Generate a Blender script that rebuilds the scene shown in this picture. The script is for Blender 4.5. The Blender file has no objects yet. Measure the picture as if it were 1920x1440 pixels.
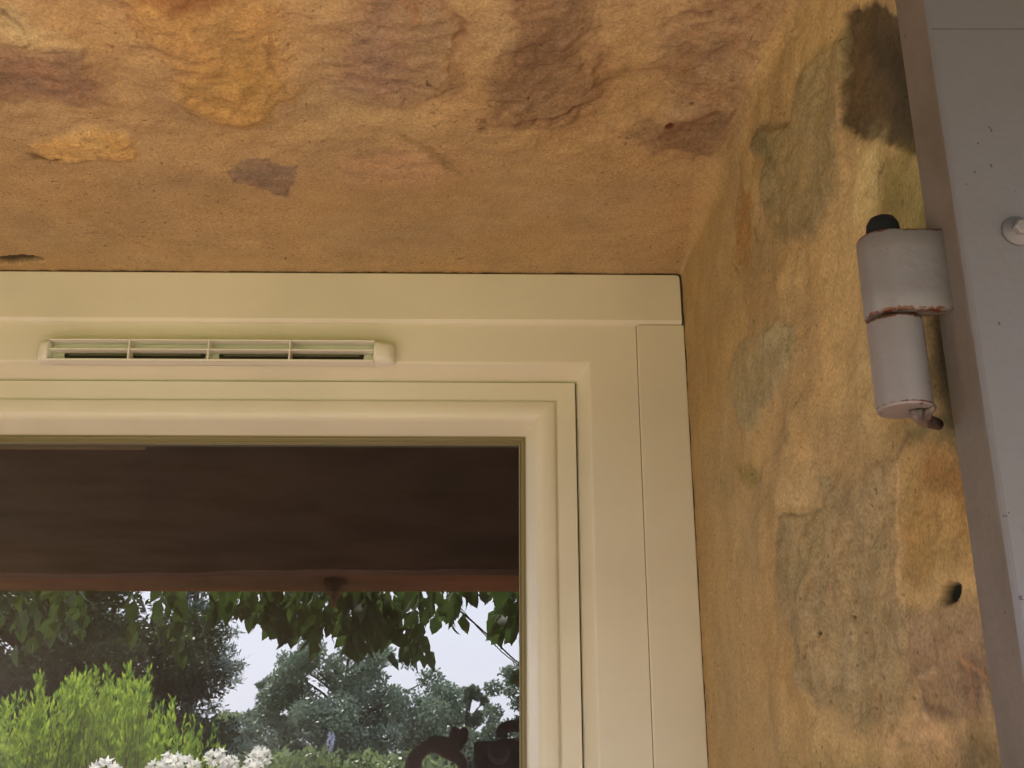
import bpy, bmesh, math, random
import numpy as np
from mathutils import Vector, Matrix

random.seed(7)
RNG = np.random.default_rng(11)
SC = bpy.context.scene
COL = SC.collection

# ------------------------------------------------------------------ camera
F = 2027.0                                   # focal length in photo pixels (1920 wide)
TH = math.atan(F / 5920.0)                   # upward pitch
PSI = 0.0134                                 # slight turn to the right
CP = np.array([0.0, -1.15, 0.0])
cam_d = bpy.data.cameras.new('Camera')
cam_d.sensor_width = 36.0
cam_d.lens = F / 1920.0 * 36.0
cam_d.clip_start = 0.01
cam_d.clip_end = 3000
cam = bpy.data.objects.new('Camera', cam_d)
COL.objects.link(cam)
cam.location = CP
cam.rotation_euler = (math.pi / 2 + TH, 0, -PSI)
SC.camera = cam

# ------------------------------------------------------------------ world and sun
SUN_EL, SUN_AZ = math.radians(46), math.radians(-118)    # high sun over the garden, to the left
w = bpy.data.worlds.new('World')
SC.world = w
w.use_nodes = True
nt = w.node_tree
nt.nodes.clear()
wo = nt.nodes.new('ShaderNodeOutputWorld')
bg = nt.nodes.new('ShaderNodeBackground')
sky = nt.nodes.new('ShaderNodeTexSky')
sky.sky_type = 'NISHITA'
sky.sun_disc = False
sky.sun_elevation = SUN_EL
sky.sun_rotation = math.radians(90) - SUN_AZ
sky.dust_density = 3.0
mixw = nt.nodes.new('ShaderNodeMix')
mixw.data_type = 'RGBA'
mixw.inputs[0].default_value = 0.8
mixw.inputs[7].default_value = (12.0, 12.4, 14.2, 1)       # thin bright overcast in front of the blue
nt.links.new(sky.outputs[0], mixw.inputs[6])
nt.links.new(mixw.outputs[2], bg.inputs[0])
bg.inputs[1].default_value = 0.08
nt.links.new(bg.outputs[0], wo.inputs[0])

sd = bpy.data.lights.new('Sun', 'SUN')
sd.energy = 5.0
sd.angle = math.radians(0.6)
sd.color = (1.0, 0.93, 0.82)
so = bpy.data.objects.new('Sun', sd)
COL.objects.link(so)
sv = Vector((math.cos(SUN_EL) * math.cos(SUN_AZ), math.cos(SUN_EL) * math.sin(SUN_AZ), math.sin(SUN_EL)))
so.rotation_euler = sv.to_track_quat('Z', 'Y').to_euler()
so.location = (-3, -6, 12)

SC.view_settings.view_transform = 'Standard'
SC.view_settings.look = 'None'
SC.view_settings.exposure = 2.52
SC.view_settings.gamma = 1
SC.render.engine = 'CYCLES'
SC.cycles.use_denoising = True
SC.cycles.max_bounces = 10
SC.cycles.diffuse_bounces = 5
SC.cycles.transparent_max_bounces = 12
SC.cycles.sample_clamp_indirect = 8
SC.cycles.caustics_reflective = False

# ------------------------------------------------------------------ pixel helpers (points measured off the photograph)
_fw = np.array([math.sin(PSI) * math.cos(TH), math.cos(PSI) * math.cos(TH), math.sin(TH)])
_rt = np.array([math.cos(PSI), -math.sin(PSI), 0.0])
_up = np.cross(_rt, _fw)
def ray(u, v):
    return _fw + _rt * (u - 960) / F + _up * (720 - v) / F
def at(u, v, ax, val):
    d = ray(u, v)
    return CP + d * ((val - CP[ax]) / d[ax])
YG = 0.066                                   # plane of the glass
def mir(u, v, D):
    """real point in front of the house, D metres out, that the glass shows at this place"""
    p = at(u, v, 1, 2 * YG + D)
    return np.array([p[0], -D, p[2]])

GZ = -1.78                                   # terrace level

# ------------------------------------------------------------------ object helpers
def tag(o, label=None, cat=None, group=None, kind=None):
    if label: o['label'] = label
    if cat: o['category'] = cat
    if group: o['group'] = group
    if kind: o['kind'] = kind
    return o
def thing(name, label, cat, loc=(0, 0, 0), group=None, kind=None):
    o = bpy.data.objects.new(name, None)
    COL.objects.link(o)
    o.location = loc
    o.empty_display_size = 0.05
    return tag(o, label, cat, group, kind)
def link(name, me, mat, parent=None, smooth=False):
    o = bpy.data.objects.new(name, me)
    COL.objects.link(o)
    if mat is not None:
        me.materials.append(mat)
    if smooth:
        me.polygons.foreach_set('use_smooth', [True] * len(me.polygons))
    if parent is not None:
        o.parent = parent
        L = parent
        off = Vector((0, 0, 0))
        while L is not None:
            off += L.location
            L = L.parent
        o.location = -off                     # meshes are written in world coordinates
    return o
def bm_obj(name, bm, mat, parent=None, smooth=False):
    me = bpy.data.meshes.new(name)
    bmesh.ops.recalc_face_normals(bm, faces=bm.faces)
    bm.to_mesh(me)
    bm.free()
    return link(name, me, mat, parent, smooth)
def np_mesh(name, V, Fc):
    me = bpy.data.meshes.new(name)
    n, k = Fc.shape
    me.vertices.add(len(V))
    me.vertices.foreach_set('co', np.asarray(V, dtype=np.float32).ravel())
    me.loops.add(n * k)
    me.loops.foreach_set('vertex_index', Fc.astype(np.int32).ravel())
    me.polygons.add(n)
    me.polygons.foreach_set('loop_start', np.arange(0, n * k, k, dtype=np.int32))
    me.update(calc_edges=True)
    me.validate()
    return me
def box(bm, x0, x1, y0, y1, z0, z1, bev=0.0, seg=2):
    r = bmesh.ops.create_cube(bm, size=1)
    for v in r['verts']:
        v.co = Vector(((x0 + x1) / 2 + v.co.x * (x1 - x0), (y0 + y1) / 2 + v.co.y * (y1 - y0), (z0 + z1) / 2 + v.co.z * (z1 - z0)))
    if bev:
        es = list({e for v in r['verts'] for e in v.link_edges})
        bmesh.ops.bevel(bm, geom=es, offset=bev, segments=seg, profile=0.5, affect='EDGES')
def lathe(bm, prof, seg=40, M=Matrix.Identity(4)):
    """prof: (radius, height) list turned about z"""
    rings = []
    for r, z in prof:
        if r < 1e-6:
            rings.append([bm.verts.new(M @ Vector((0, 0, z)))])
        else:
            rings.append([bm.verts.new(M @ Vector((r * math.cos(2 * math.pi * k / seg), r * math.sin(2 * math.pi * k / seg), z))) for k in range(seg)])
    for a, b in zip(rings, rings[1:]):
        for k in range(seg):
            k2 = (k + 1) % seg
            if len(a) == 1 and len(b) == 1: continue
            if len(a) == 1: bm.faces.new((a[0], b[k], b[k2]))
            elif len(b) == 1: bm.faces.new((a[k], b[0], a[k2]))
            else: bm.faces.new((a[k], b[k], b[k2], a[k2]))
    return rings
def tube(bm, pts, rad, seg=8):
    pts = [Vector(p) for p in pts]
    if not hasattr(rad, '__len__'): rad = [rad] * len(pts)
    prev = None
    for i, p in enumerate(pts):
        d = (pts[min(i + 1, len(pts) - 1)] - pts[max(i - 1, 0)]).normalized()
        a = d.orthogonal() if prev is None else (prev - d * prev.dot(d))
        a.normalize(); prev = a
        b = d.cross(a)
        ring = [bm.verts.new(p + (a * math.cos(2 * math.pi * k / seg) + b * math.sin(2 * math.pi * k / seg)) * rad[i]) for k in range(seg)]
        if i:
            for k in range(seg):
                bm.faces.new((last[k], last[(k + 1) % seg], ring[(k + 1) % seg], ring[k]))
        else:
            first = ring
        last = ring
    bm.faces.new(first[::-1]); bm.faces.new(last)

# ------------------------------------------------------------------ numpy noise
def vnoise(x, y, seed=0):
    xi = np.floor(x).astype(np.int64); yi = np.floor(y).astype(np.int64)
    fx = x - xi; fy = y - yi
    fx = fx * fx * fx * (fx * (fx * 6 - 15) + 10); fy = fy * fy * fy * (fy * (fy * 6 - 15) + 10)
    def h(a, b):
        n = (a * 374761393 + b * 668265263 + seed * 1442695041) & 0xffffffff
        n = ((n ^ (n >> 13)) * 1274126177) & 0xffffffff
        n = (n ^ (n >> 16)) & 0xffffff
        return n / float(0xffffff)
    a = h(xi, yi); b = h(xi + 1, yi); c = h(xi, yi + 1); d = h(xi + 1, yi + 1)
    return (a * (1 - fx) + b * fx) * (1 - fy) + (c * (1 - fx) + d * fx) * fy
def fbm(x, y, sc, oct=4, seed=0, ridged=False):
    out = 0; amp = 1; tot = 0
    for o in range(oct):
        n = vnoise(x * sc + 13.7 * o, y * sc - 7.3 * o, seed + o) * 2 - 1
        if ridged: n = 1 - 2 * np.abs(n)
        out = out + n * amp; tot += amp; amp *= 0.5; sc *= 2.03
    return out / tot

def s2l(c):
    c = np.array(c, dtype=float) / 255
    return np.where(c <= 0.04045, c / 12.92, ((c + 0.055) / 1.055) ** 2.4)

# ------------------------------------------------------------------ materials
def mat(name, color, rough=0.6, spec=0.5, nsc=0, namt=0.0, bump=0.0, bsc=200.0, col2=None, metallic=0, c2lo=.45, c2hi=.6, nstretch=(1, 1, 1)):
    m = bpy.data.materials.new(name)
    m.use_nodes = True
    n = m.node_tree
    b = n.nodes['Principled BSDF']
    b.inputs['Base Color'].default_value = (*color, 1)
    b.inputs['Roughness'].default_value = rough
    b.inputs['Specular IOR Level'].default_value = spec
    b.inputs['Metallic'].default_value = metallic
    tc = n.nodes.new('ShaderNodeTexCoord')
    mp = n.nodes.new('ShaderNodeMapping')
    mp.inputs['Scale'].default_value = nstretch
    n.links.new(tc.outputs['Object'], mp.inputs['Vector'])
    if nsc:
        t = n.nodes.new('ShaderNodeTexNoise')
        t.inputs['Scale'].default_value = nsc
        t.inputs['Detail'].default_value = 6
        n.links.new(mp.outputs[0], t.inputs['Vector'])
        r = n.nodes.new('ShaderNodeMapRange')
        r.inputs[1].default_value = c2lo; r.inputs[2].default_value = c2hi
        n.links.new(t.outputs['Fac'], r.inputs[0])
        mx = n.nodes.new('ShaderNodeMix'); mx.data_type = 'RGBA'
        mx.inputs[6].default_value = (*color, 1)
        c2 = col2 if col2 else tuple(c * (1 - namt) for c in color)
        mx.inputs[7].default_value = (*c2, 1)
        n.links.new(r.outputs[0], mx.inputs[0])
        n.links.new(mx.outputs[2], b.inputs['Base Color'])
    if bump:
        t = n.nodes.new('ShaderNodeTexNoise')
        t.inputs['Scale'].default_value = bsc
        t.inputs['Detail'].default_value = 4
        n.links.new(mp.outputs[0], t.inputs['Vector'])
        bp = n.nodes.new('ShaderNodeBump')
        bp.inputs['Strength'].default_value = 1
        bp.inputs['Distance'].default_value = bump
        n.links.new(t.outputs['Fac'], bp.inputs['Height'])
        n.links.new(bp.outputs[0], b.inputs['Normal'])
    return m

def leafmat(name, color, col2, trans=0.4, sc=3.0):
    m = bpy.data.materials.new(name); m.use_nodes = True
    n = m.node_tree; n.nodes.clear()
    o = n.nodes.new('ShaderNodeOutputMaterial')
    d = n.nodes.new('ShaderNodeBsdfPrincipled'); d.inputs['Roughness'].default_value = 0.5
    d.inputs['Specular IOR Level'].default_value = 0.3
    t = n.nodes.new('ShaderNodeBsdfTranslucent')
    ms = n.nodes.new('ShaderNodeMixShader'); ms.inputs[0].default_value = trans
    tc = n.nodes.new('ShaderNodeTexCoord')
    ns = n.nodes.new('ShaderNodeTexNoise'); ns.inputs['Scale'].default_value = sc; ns.inputs['Detail'].default_value = 5
    n.links.new(tc.outputs['Object'], ns.inputs['Vector'])
    r = n.nodes.new('ShaderNodeMapRange'); r.inputs[1].default_value = .38; r.inputs[2].default_value = .62
    n.links.new(ns.outputs['Fac'], r.inputs[0])
    mx = n.nodes.new('ShaderNodeMix'); mx.data_type = 'RGBA'
    mx.inputs[6].default_value = (*color, 1); mx.inputs[7].default_value = (*col2, 1)
    n.links.new(r.outputs[0], mx.inputs[0])
    n.links.new(mx.outputs[2], d.inputs['Base Color']); n.links.new(mx.outputs[2], t.inputs['Color'])
    n.links.new(d.outputs[0], ms.inputs[1]); n.links.new(t.outputs[0], ms.inputs[2]); n.links.new(ms.outputs[0], o.inputs[0])
    return m

def weathered_paint(name, color, rust=(.09, .028, .01), spots=0.0, rough=.55, grime=(.3, .25, .18), gamt=.3, gsc=7.0, edge=None):
    """old paint with slow stains, pinholes of rust or dirt, and (edge) rust along given z levels: [(z, width), ...]"""
    m = bpy.data.materials.new(name); m.use_nodes = True
    n = m.node_tree; L = n.links.new
    b = n.nodes['Principled BSDF']
    b.inputs['Roughness'].default_value = rough
    tc = n.nodes.new('ShaderNodeTexCoord')
    def noise(sc, det=5, d=0.0):
        t = n.nodes.new('ShaderNodeTexNoise'); t.inputs['Scale'].default_value = sc; t.inputs['Detail'].default_value = det; t.inputs['Roughness'].default_value = .65
        t.inputs['Distortion'].default_value = d
        L(tc.outputs['Object'], t.inputs['Vector']); return t.outputs['Fac']
    def mr(x, a, c, lo=0.0, hi=1.0):
        r = n.nodes.new('ShaderNodeMapRange'); r.inputs[1].default_value = a; r.inputs[2].default_value = c
        r.inputs[3].default_value = lo; r.inputs[4].default_value = hi
        L(x, r.inputs[0]); return r.outputs[0]
    def mix(f, a, c):
        x = n.nodes.new('ShaderNodeMix'); x.data_type = 'RGBA'
        L(f, x.inputs[0])
        if isinstance(a, tuple): x.inputs[6].default_value = (*a, 1)
        else: L(a, x.inputs[6])
        x.inputs[7].default_value = (*c, 1)
        return x.outputs[2]
    def math_(op, a, c):
        x = n.nodes.new('ShaderNodeMath'); x.operation = op
        for i, q in enumerate((a, c)):
            if isinstance(q, (int, float)): x.inputs[i].default_value = q
            else: L(q, x.inputs[i])
        return x.outputs[0]
    c = mix(mr(noise(gsc), .42, .72, 0, gamt), color, grime)
    c = mix(mr(noise(gsc * 18, 3), .5, .8, 0, gamt * .5), c, grime)
    if spots:
        v = n.nodes.new('ShaderNodeTexVoronoi'); v.inputs['Scale'].default_value = 120
        wn = n.nodes.new('ShaderNodeTexNoise'); wn.inputs['Scale'].default_value = 420
        L(tc.outputs['Object'], wn.inputs['Vector'])
        wv = n.nodes.new('ShaderNodeVectorMath'); wv.operation = 'MULTIPLY_ADD'
        L(wn.outputs['Color'], wv.inputs[0]); wv.inputs[1].default_value = (.0045, .0045, .0045); L(tc.outputs['Object'], wv.inputs[2])
        L(wv.outputs[0], v.inputs['Vector'])
        f = math_('MULTIPLY', math_('LESS_THAN', v.outputs['Distance'], 0.11), math_('GREATER_THAN', noise(9.0, 2), 1 - spots))
        c = mix(f, c, rust)
    if edge:
        sx = n.nodes.new('ShaderNodeSeparateXYZ'); L(tc.outputs['Object'], sx.inputs[0])
        nn = noise(170.0, 5, .4)
        for z, wd in edge:
            dz = math_('ABSOLUTE', math_('SUBTRACT', sx.outputs[2], z), 0)
            f = math_('LESS_THAN', math_('ADD', math_('DIVIDE', dz, wd), math_('MULTIPLY', math_('SUBTRACT', nn, .5), -3.2)), 0.22)
            c = mix(f, c, rust)
    L(c, b.inputs['Base Color'])
    bp = n.nodes.new('ShaderNodeBump'); bp.inputs['Distance'].default_value = 0.0006
    L(noise(60, 4), bp.inputs['Height']); L(bp.outputs[0], b.inputs['Normal'])
    return m

# ------------------------------------------------------------------ the plastered stone wall
ZS, XJ = 0.5285, 0.2125                      # soffit height, jamb plane
YO = -0.6435                                  # outer face of the wall

def plaster_material():
    m = bpy.data.materials.new('lime_plaster'); m.use_nodes = True
    n = m.node_tree; L = n.links.new
    b = n.nodes['Principled BSDF']; b.inputs['Roughness'].default_value = .95; b.inputs['Specular IOR Level'].default_value = .15
    tc = n.nodes.new('ShaderNodeTexCoord')
    at_ = n.nodes.new('ShaderNodeAttribute'); at_.attribute_name = 'tint'
    def noise(sc, det=5):
        t = n.nodes.new('ShaderNodeTexNoise'); t.inputs['Scale'].default_value = sc; t.inputs['Detail'].default_value = det
        L(tc.outputs['Object'], t.inputs['Vector']); return t.outputs['Fac']
    def mr(x, a, c, lo, hi):
        r = n.nodes.new('ShaderNodeMapRange'); r.inputs[1].default_value = a; r.inputs[2].default_value = c
        r.inputs[3].default_value = lo; r.inputs[4].default_value = hi
        L(x, r.inputs[0]); return r.outputs[0]
    def mul(a, c):
        x = n.nodes.new('ShaderNodeMath'); x.operation = 'MULTIPLY'; L(a, x.inputs[0]); L(c, x.inputs[1]); return x.outputs[0]
    g1 = mr(noise(420, 3), .3, .7, .80, 1.20)
    g2 = mr(noise(60, 6), .3, .7, .95, 1.05)
    pits = mr(noise(260, 2), .24, .31, .5, 1.0)
    g = mul(mul(g1, g2), pits)
    vm = n.nodes.new('ShaderNodeVectorMath'); vm.operation = 'SCALE'
    L(at_.outputs['Color'], vm.inputs[0]); L(g, vm.inputs['Scale'])
    L(vm.outputs[0], b.inputs['Base Color'])
    b1 = n.nodes.new('ShaderNodeBump'); b1.inputs['Distance'].default_value = 0.0007
    L(noise(380, 5), b1.inputs['Height'])
    b2 = n.nodes.new('ShaderNodeBump'); b2.inputs['Distance'].default_value = 0.0010
    L(noise(110, 5), b2.inputs['Height']); L(b1.outputs[0], b2.inputs['Normal'])
    L(b2.outputs[0], b.inputs['Normal'])
    return m
M_PL = plaster_material()

def to_sy(u, v):
    """photo point on the recess lining -> (s, y): s<0 along the soffit, s>0 down the jamb"""
    a = at(u, v, 2, ZS); b = at(u, v, 0, XJ)
    for _ in range(4):
        b = at(u, v, 0, XJ + .0115 * float(np.clip((-.40 - b[1]) / .22, 0, 1)))
    ta = np.linalg.norm(a - CP) if ray(u, v)[2] > 0.01 else 1e9
    tb = np.linalg.norm(b - CP) if ray(u, v)[0] > 0.01 else 1e9
    return (a[0] - XJ, a[1]) if ta < tb else (ZS - b[2], b[1])

K = 1.0
BASE_S, BASE_J = s2l((184, 157, 115)), s2l((173, 149, 107))
# polygons in photo pixels: points, colour, edge feather (m), edge wobble (m), height (m), roughness of face (m), strength
STONES_AND_SHADE = [
 ([(-80,10),(40,20),(75,50),(150,88),(145,108),(70,104),(0,82),(-80,75)], (222,175,120), .010,.008, .002,.001,.7),
 ([(-80,88),(60,104),(150,104),(205,155),(212,190),(120,185),(60,188),(-80,190)], (158,108,85), .008,.010, .001,.003,.8),
 ([(215,-40),(500,-40),(530,60),(545,170),(512,212),(452,234),(385,217),(338,190),(345,120),(280,85)], (216,150,78), .010,.008, .003,.0025,.75),
 ([(345,150),(420,120),(535,160),(512,212),(452,234),(385,217),(338,190)], (214,150,76), .006,.006, .002,.002,.75),
 ([(300,-60),(490,-60),(460,14),(400,22),(330,28),(280,10)], (165,88,50), .006,.006, -.002,.001,.7),
 ([(425,95),(480,80),(500,130),(470,180),(440,150)], (190,130,62), .006,.006, -.001,.001,.5),
 ([(35,275),(62,262),(120,252),(175,236),(242,256),(262,300),(180,302),(100,303),(50,292)], (240,172,92), .004,.006, .0025,.001,.85),
 ([(40,280),(60,276),(90,296),(118,294),(110,304),(60,298)], (110,72,38), .002,.003, -.002,.001,.7),
 ([(640,-80),(838,-80),(862,40),(850,150),(820,192),(770,200),(690,200),(628,170),(650,90)], (178,130,96), .012,.010, .003,.003,.75),
 ([(650,100),(700,20),(740,60),(770,180),(700,190),(628,168)], (165,118,98), .012,.008, -.001,.001,.5),
 ([(930,-80),(1112,-80),(1104,110),(1128,160),(1075,225),(1000,238),(925,232),(915,160),(945,60)], (160,112,78), .008,.009, .004,.0035,.85),
 ([(950,60),(1060,40),(1090,110),(1040,150),(960,150)], (140,95,66), .012,.01, 0,.001,.6),
 ([(1245,60),(1300,20),(1380,-60),(1490,-60),(1462,60),(1430,140),(1405,200),(1370,268),(1300,282),(1212,276),(1188,250),(1255,180),(1238,120)], (176,126,90), .010,.010, .003,.003,.8),
 ([(1200,235),(1290,225),(1400,185),(1385,262),(1300,282),(1212,278)], (142,98,68), .008,.008, 0,.001,.6),
 ([(422,325),(438,306),(466,290),(500,293),(518,310),(556,307),(550,350),(535,369),(495,356),(440,341)], (170,126,98), .0015,.004, .0005,.001,.95),
 ([(660,300),(740,275),(820,285),(862,330),(790,356),(640,348)], (226,158,112), .016,.008, .001,.0,.6),
 ([(752,253),(775,260),(835,300),(862,330),(845,326),(800,292)], (156,118,62), .003,.004, -.0015,.001,.7),
 ([(900,225),(915,222),(914,250),(904,250)], (120,74,40), .003,.003, -.003,0,.8),
 ([(-60,484),(20,480),(60,478),(82,483),(66,489),(30,493),(-60,492)], (62,54,30), .0015,.003, -.006,.002,.95),
 # jamb
 ([(1570,22),(1620,12),(1700,24),(1735,60),(1760,290),(1715,292),(1680,274),(1610,262),(1582,230),(1578,130)], (80,60,42), .0015,.0025, -.004,.005,.95),
 ([(1620,60),(1760,60),(1760,280),(1715,285),(1660,150)], (56,48,38), .008,.006, -.002,.002,.7),
 ([(1585,60),(1620,120),(1630,220),(1585,240)], (120,82,46), .006,.006, 0,.001,.5),
 ([(1500,150),(1540,90),(1578,60),(1582,200),(1576,262),(1562,360),(1520,455),(1455,462),(1436,390),(1444,312),(1410,290),(1425,245),(1478,220)], (160,126,84), .004,.006, .003,.002,.8),
 ([(1410,246),(1450,240),(1456,300),(1420,306)], (128,110,74), .004,.005, -.002,.002,.7),
 ([(1640,295),(1660,280),(1770,285),(1770,460),(1660,430),(1625,400),(1632,330)], (142,118,58), .010,.008, -.001,.0015,.7),
 ([(1385,360),(1400,365),(1403,450),(1390,510),(1374,500),(1372,440)], (190,118,48), .003,.006, -.002,.001,.6),
 ([(1385,640),(1440,612),(1482,606),(1484,680),(1445,760),(1402,832),(1384,800),(1364,700)], (184,150,106), .004,.006, .002,.001,.75),
 ([(1395,720),(1440,650),(1470,650),(1440,750),(1400,800)], (160,128,86), .008,.006, 0,.001,.5),
 ([(1470,965),(1530,960),(1540,905),(1600,880),(1662,862),(1680,1010),(1682,1100),(1705,1190),(1702,1280),(1682,1342),(1640,1372),(1542,1342),(1512,1282),(1492,1182),(1472,1080)], (172,134,94), .005,.008, .002,.002,.8),
 ([(1475,1050),(1510,1030),(1540,900),(1560,900),(1530,1060),(1500,1130),(1475,1130)], (156,124,80), .004,.006, 0,.001,.6),
 ([(1550,1290),(1600,1280),(1700,1290),(1690,1345),(1640,1372),(1545,1345)], (158,120,76), .005,.006, 0,.001,.6),
 ([(1678,850),(1720,830),(1900,820),(1900,1060),(1780,1082),(1705,1052),(1674,980)], (188,134,70), .008,.008, .002,.003,.8),
 ([(1720,840),(1840,840),(1840,960),(1780,930),(1725,900)], (150,88,36), .010,.008, 0,.001,.8),
 ([(1700,1150),(1780,1130),(1900,1120),(1900,1330),(1795,1345),(1712,1350),(1702,1280)], (150,110,84), .006,.008, .003,.004,.8),
 ([(1790,1230),(1850,1220),(1866,1300),(1815,1330),(1790,1300)], (120,86,66), .004,.005, -.002,.002,.8),
 ([(1700,1310),(1740,1325),(1795,1340),(1780,1360),(1720,1345)], (108,76,60), .003,.004, -.002,.001,.9),
 ([(1690,802),(1712,786),(1790,760),(1800,850),(1740,812),(1700,822)], (96,86,54), .005,.005, -.003,.002,.9),  # shade under the hinge, put into the wall colour
 ([(1736,600),(1800,590),(1810,830),(1760,800)], (74,66,44), .008,.006, -.006,.002,.9),  # shade beside the lower barrel, painted on as a dark patch
 ([(1840,1260),(1880,1240),(1900,1340),(1850,1330)], (62,50,36), .004,.005, -.004,.002,.9),
 ([(1790,1400),(1900,1390),(1900,1500),(1820,1500),(1760,1430)], (112,88,58), .008,.008, -.003,.003,.8),
 ([(1660,1370),(1720,1352),(1790,1380),(1780,1420),(1700,1410),(1650,1395)], (226,164,116), .010,.006, .001,.0,.7),
 ([(1470,1420),(1600,1405),(1700,1440),(1700,1500),(1450,1500)], (150,120,66), .014,.008, -.001,.001,.6),
 ([(1380,875),(1400,865),(1425,895),(1410,910),(1385,895)], (140,118,60), .005,.004, -.001,.001,.7),
 ([(1500,870),(1520,850),(1545,900),(1530,950),(1480,960),(1460,930)], (222,170,118), .008,.006, .001,.0,.5),
 ([(1600,640),(1640,650),(1640,790),(1600,840),(1560,760)], (226,178,116), .014,.008, .001,.0,.5),
 ([(1590,270),(1640,262),(1650,300),(1630,380),(1595,400)], (226,182,118), .006,.006, .001,.0,.6),
]
# strokes: points, colour, half width (m), height (m), strength
STROKES = [
 ([(1468,20),(1496,70),(1500,130),(1496,155)], (205,165,110), .002, .003,.5),
 ([(1500,150),(1480,215),(1420,255),(1412,290)], (130,104,62), .0025,-.003,.7),
 ([(1575,140),(1580,200),(1578,262)], (220,175,125), .0012,.002,.8),
 ([(1500,130),(1502,150),(1492,170)], (235,205,160), .0016,.002,.8),
 ([(1372,640),(1362,700),(1385,800),(1390,880)], (170,118,66), .002,-.0015,.5),
 ([(1386,895),(1400,925),(1408,960)], (225,188,140), .0014,.002,.8),
 ([(1385,1000),(1374,1080),(1378,1130),(1392,1170),(1400,1230),(1408,1300)], (224,178,122), .0018,.0028,.7),
 ([(1672,870),(1676,960),(1680,1040),(1680,1100),(1690,1130),(1700,1180)], (226,180,126), .0012,.002,.8),
 ([(1680,1105),(1662,1130),(1654,1150)], (222,178,126), .0010,.001,.6),
 ([(1556,1060),(1562,1130),(1572,1170),(1600,1200)], (200,154,104), .0012,.001,.6),
 ([(1470,970),(1500,965),(1530,955)], (110,84,46), .0012,-.002,.8),
 ([(1700,1312),(1708,1330),(1722,1350)], (235,200,150), .0016,.002,.9),
 ([(1718,1282),(1735,1262),(1742,1255)], (225,190,140), .0012,.002,.8),
 ([(1780,1210),(1800,1240),(1845,1270),(1860,1290)], (215,150,80), .0012,.001,.7),
 ([(1800,1240),(1812,1300),(1816,1330)], (200,135,70), .0014,.001,.7),
 ([(1660,286),(1650,306),(1640,316)], (80,60,36), .0012,-.003,.9),
 ([(1350,890),(1350,925)], (90,48,20), .0011,-.001,.9),
 ([(1374,445),(1366,480),(1378,520)], (120,72,28), .0012,-.002,.7),
 ([(1408,430),(1416,460)], (110,72,36), .0010,-.001,.8),
 ([(1690,800),(1680,830),(1672,850)], (120,96,76), .0016,-.002,.8),
 ([(845,20),(862,60),(855,130),(832,180),(812,194)], (150,96,48), .0030,-.003,.6),
 ([(862,60),(880,110),(860,170)], (172,116,66), .0040,-.002,.4),
 ([(740,0),(775,30),(785,50)], (196,124,52), .0030,0,.7),
 ([(1120,40),(1112,80),(1118,120),(1100,160)], (196,146,96), .0020,.002,.5),
 ([(960,230),(1010,228),(1060,215),(1100,195)], (130,84,50), .0022,-.003,.6),
 ([(1255,50),(1300,32),(1345,28)], (138,86,52), .0024,-.003,.6),
 ([(505,80),(512,120),(515,145)], (140,98,50), .0016,-.002,.7),
 ([(330,190),(350,205),(372,222)], (150,104,58), .0015,-.001,.6),
 ([(235,10),(270,60),(290,95),(330,105)], (180,112,58), .0035,-.002,.6),
 ([(0,28),(20,44),(40,60),(60,84),(50,95)], (110,84,50), .0014,-.002,.7),
 ([(1130,120),(1120,190),(1100,250),(1070,268)], (168,116,66), .008,-.003,.4),
 ([(1390,300),(1375,380),(1372,470)], (150,106,54), .003,-.002,.5),
 ([(1280,700),(1300,690),(1320,640)], (200,150,90), .003,0,.2),
]
HOLES = [((1775, 1112), (.0052, .0125), .016, (24,24,18)), ((1299,188), .0016, .003, (70,40,26)), ((1256,232), .004, .002, (110,66,46)),  # first hole: near-black colour paints in the shade of its cavity
         ((1634,920), .0016, .002, (60,40,30)), ((1545,1187), .0018, .002, (50,34,24)), ((1592,1158), .0014, .002, (56,38,24)),
         ((1518,1158), .0013, .002, (60,40,26))]

def dist_poly(px_, py_, pts, closed):
    n = len(pts); best = np.full(px_.shape, 1e9); inside = np.zeros(px_.shape, bool)
    for i in range(n if closed else n - 1):
        ax, ay = pts[i]; bx, by = pts[(i + 1) % n]
        dx, dy = bx - ax, by - ay
        t = np.clip(((px_ - ax) * dx + (py_ - ay) * dy) / (dx * dx + dy * dy + 1e-12), 0, 1)
        best = np.minimum(best, (px_ - ax - t * dx) ** 2 + (py_ - ay - t * dy) ** 2)
        if closed and ay != by:
            c = ((ay > py_) != (by > py_)) & (px_ < (bx - ax) * (py_ - ay) / (by - ay) + ax)
            inside ^= c
    d = np.sqrt(best)
    return np.where(inside, -d, d) if closed else d
def sstep(a, b, x):
    t = np.clip((x - a) / (b - a), 0, 1); return t * t * (3 - 2 * t)

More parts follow.
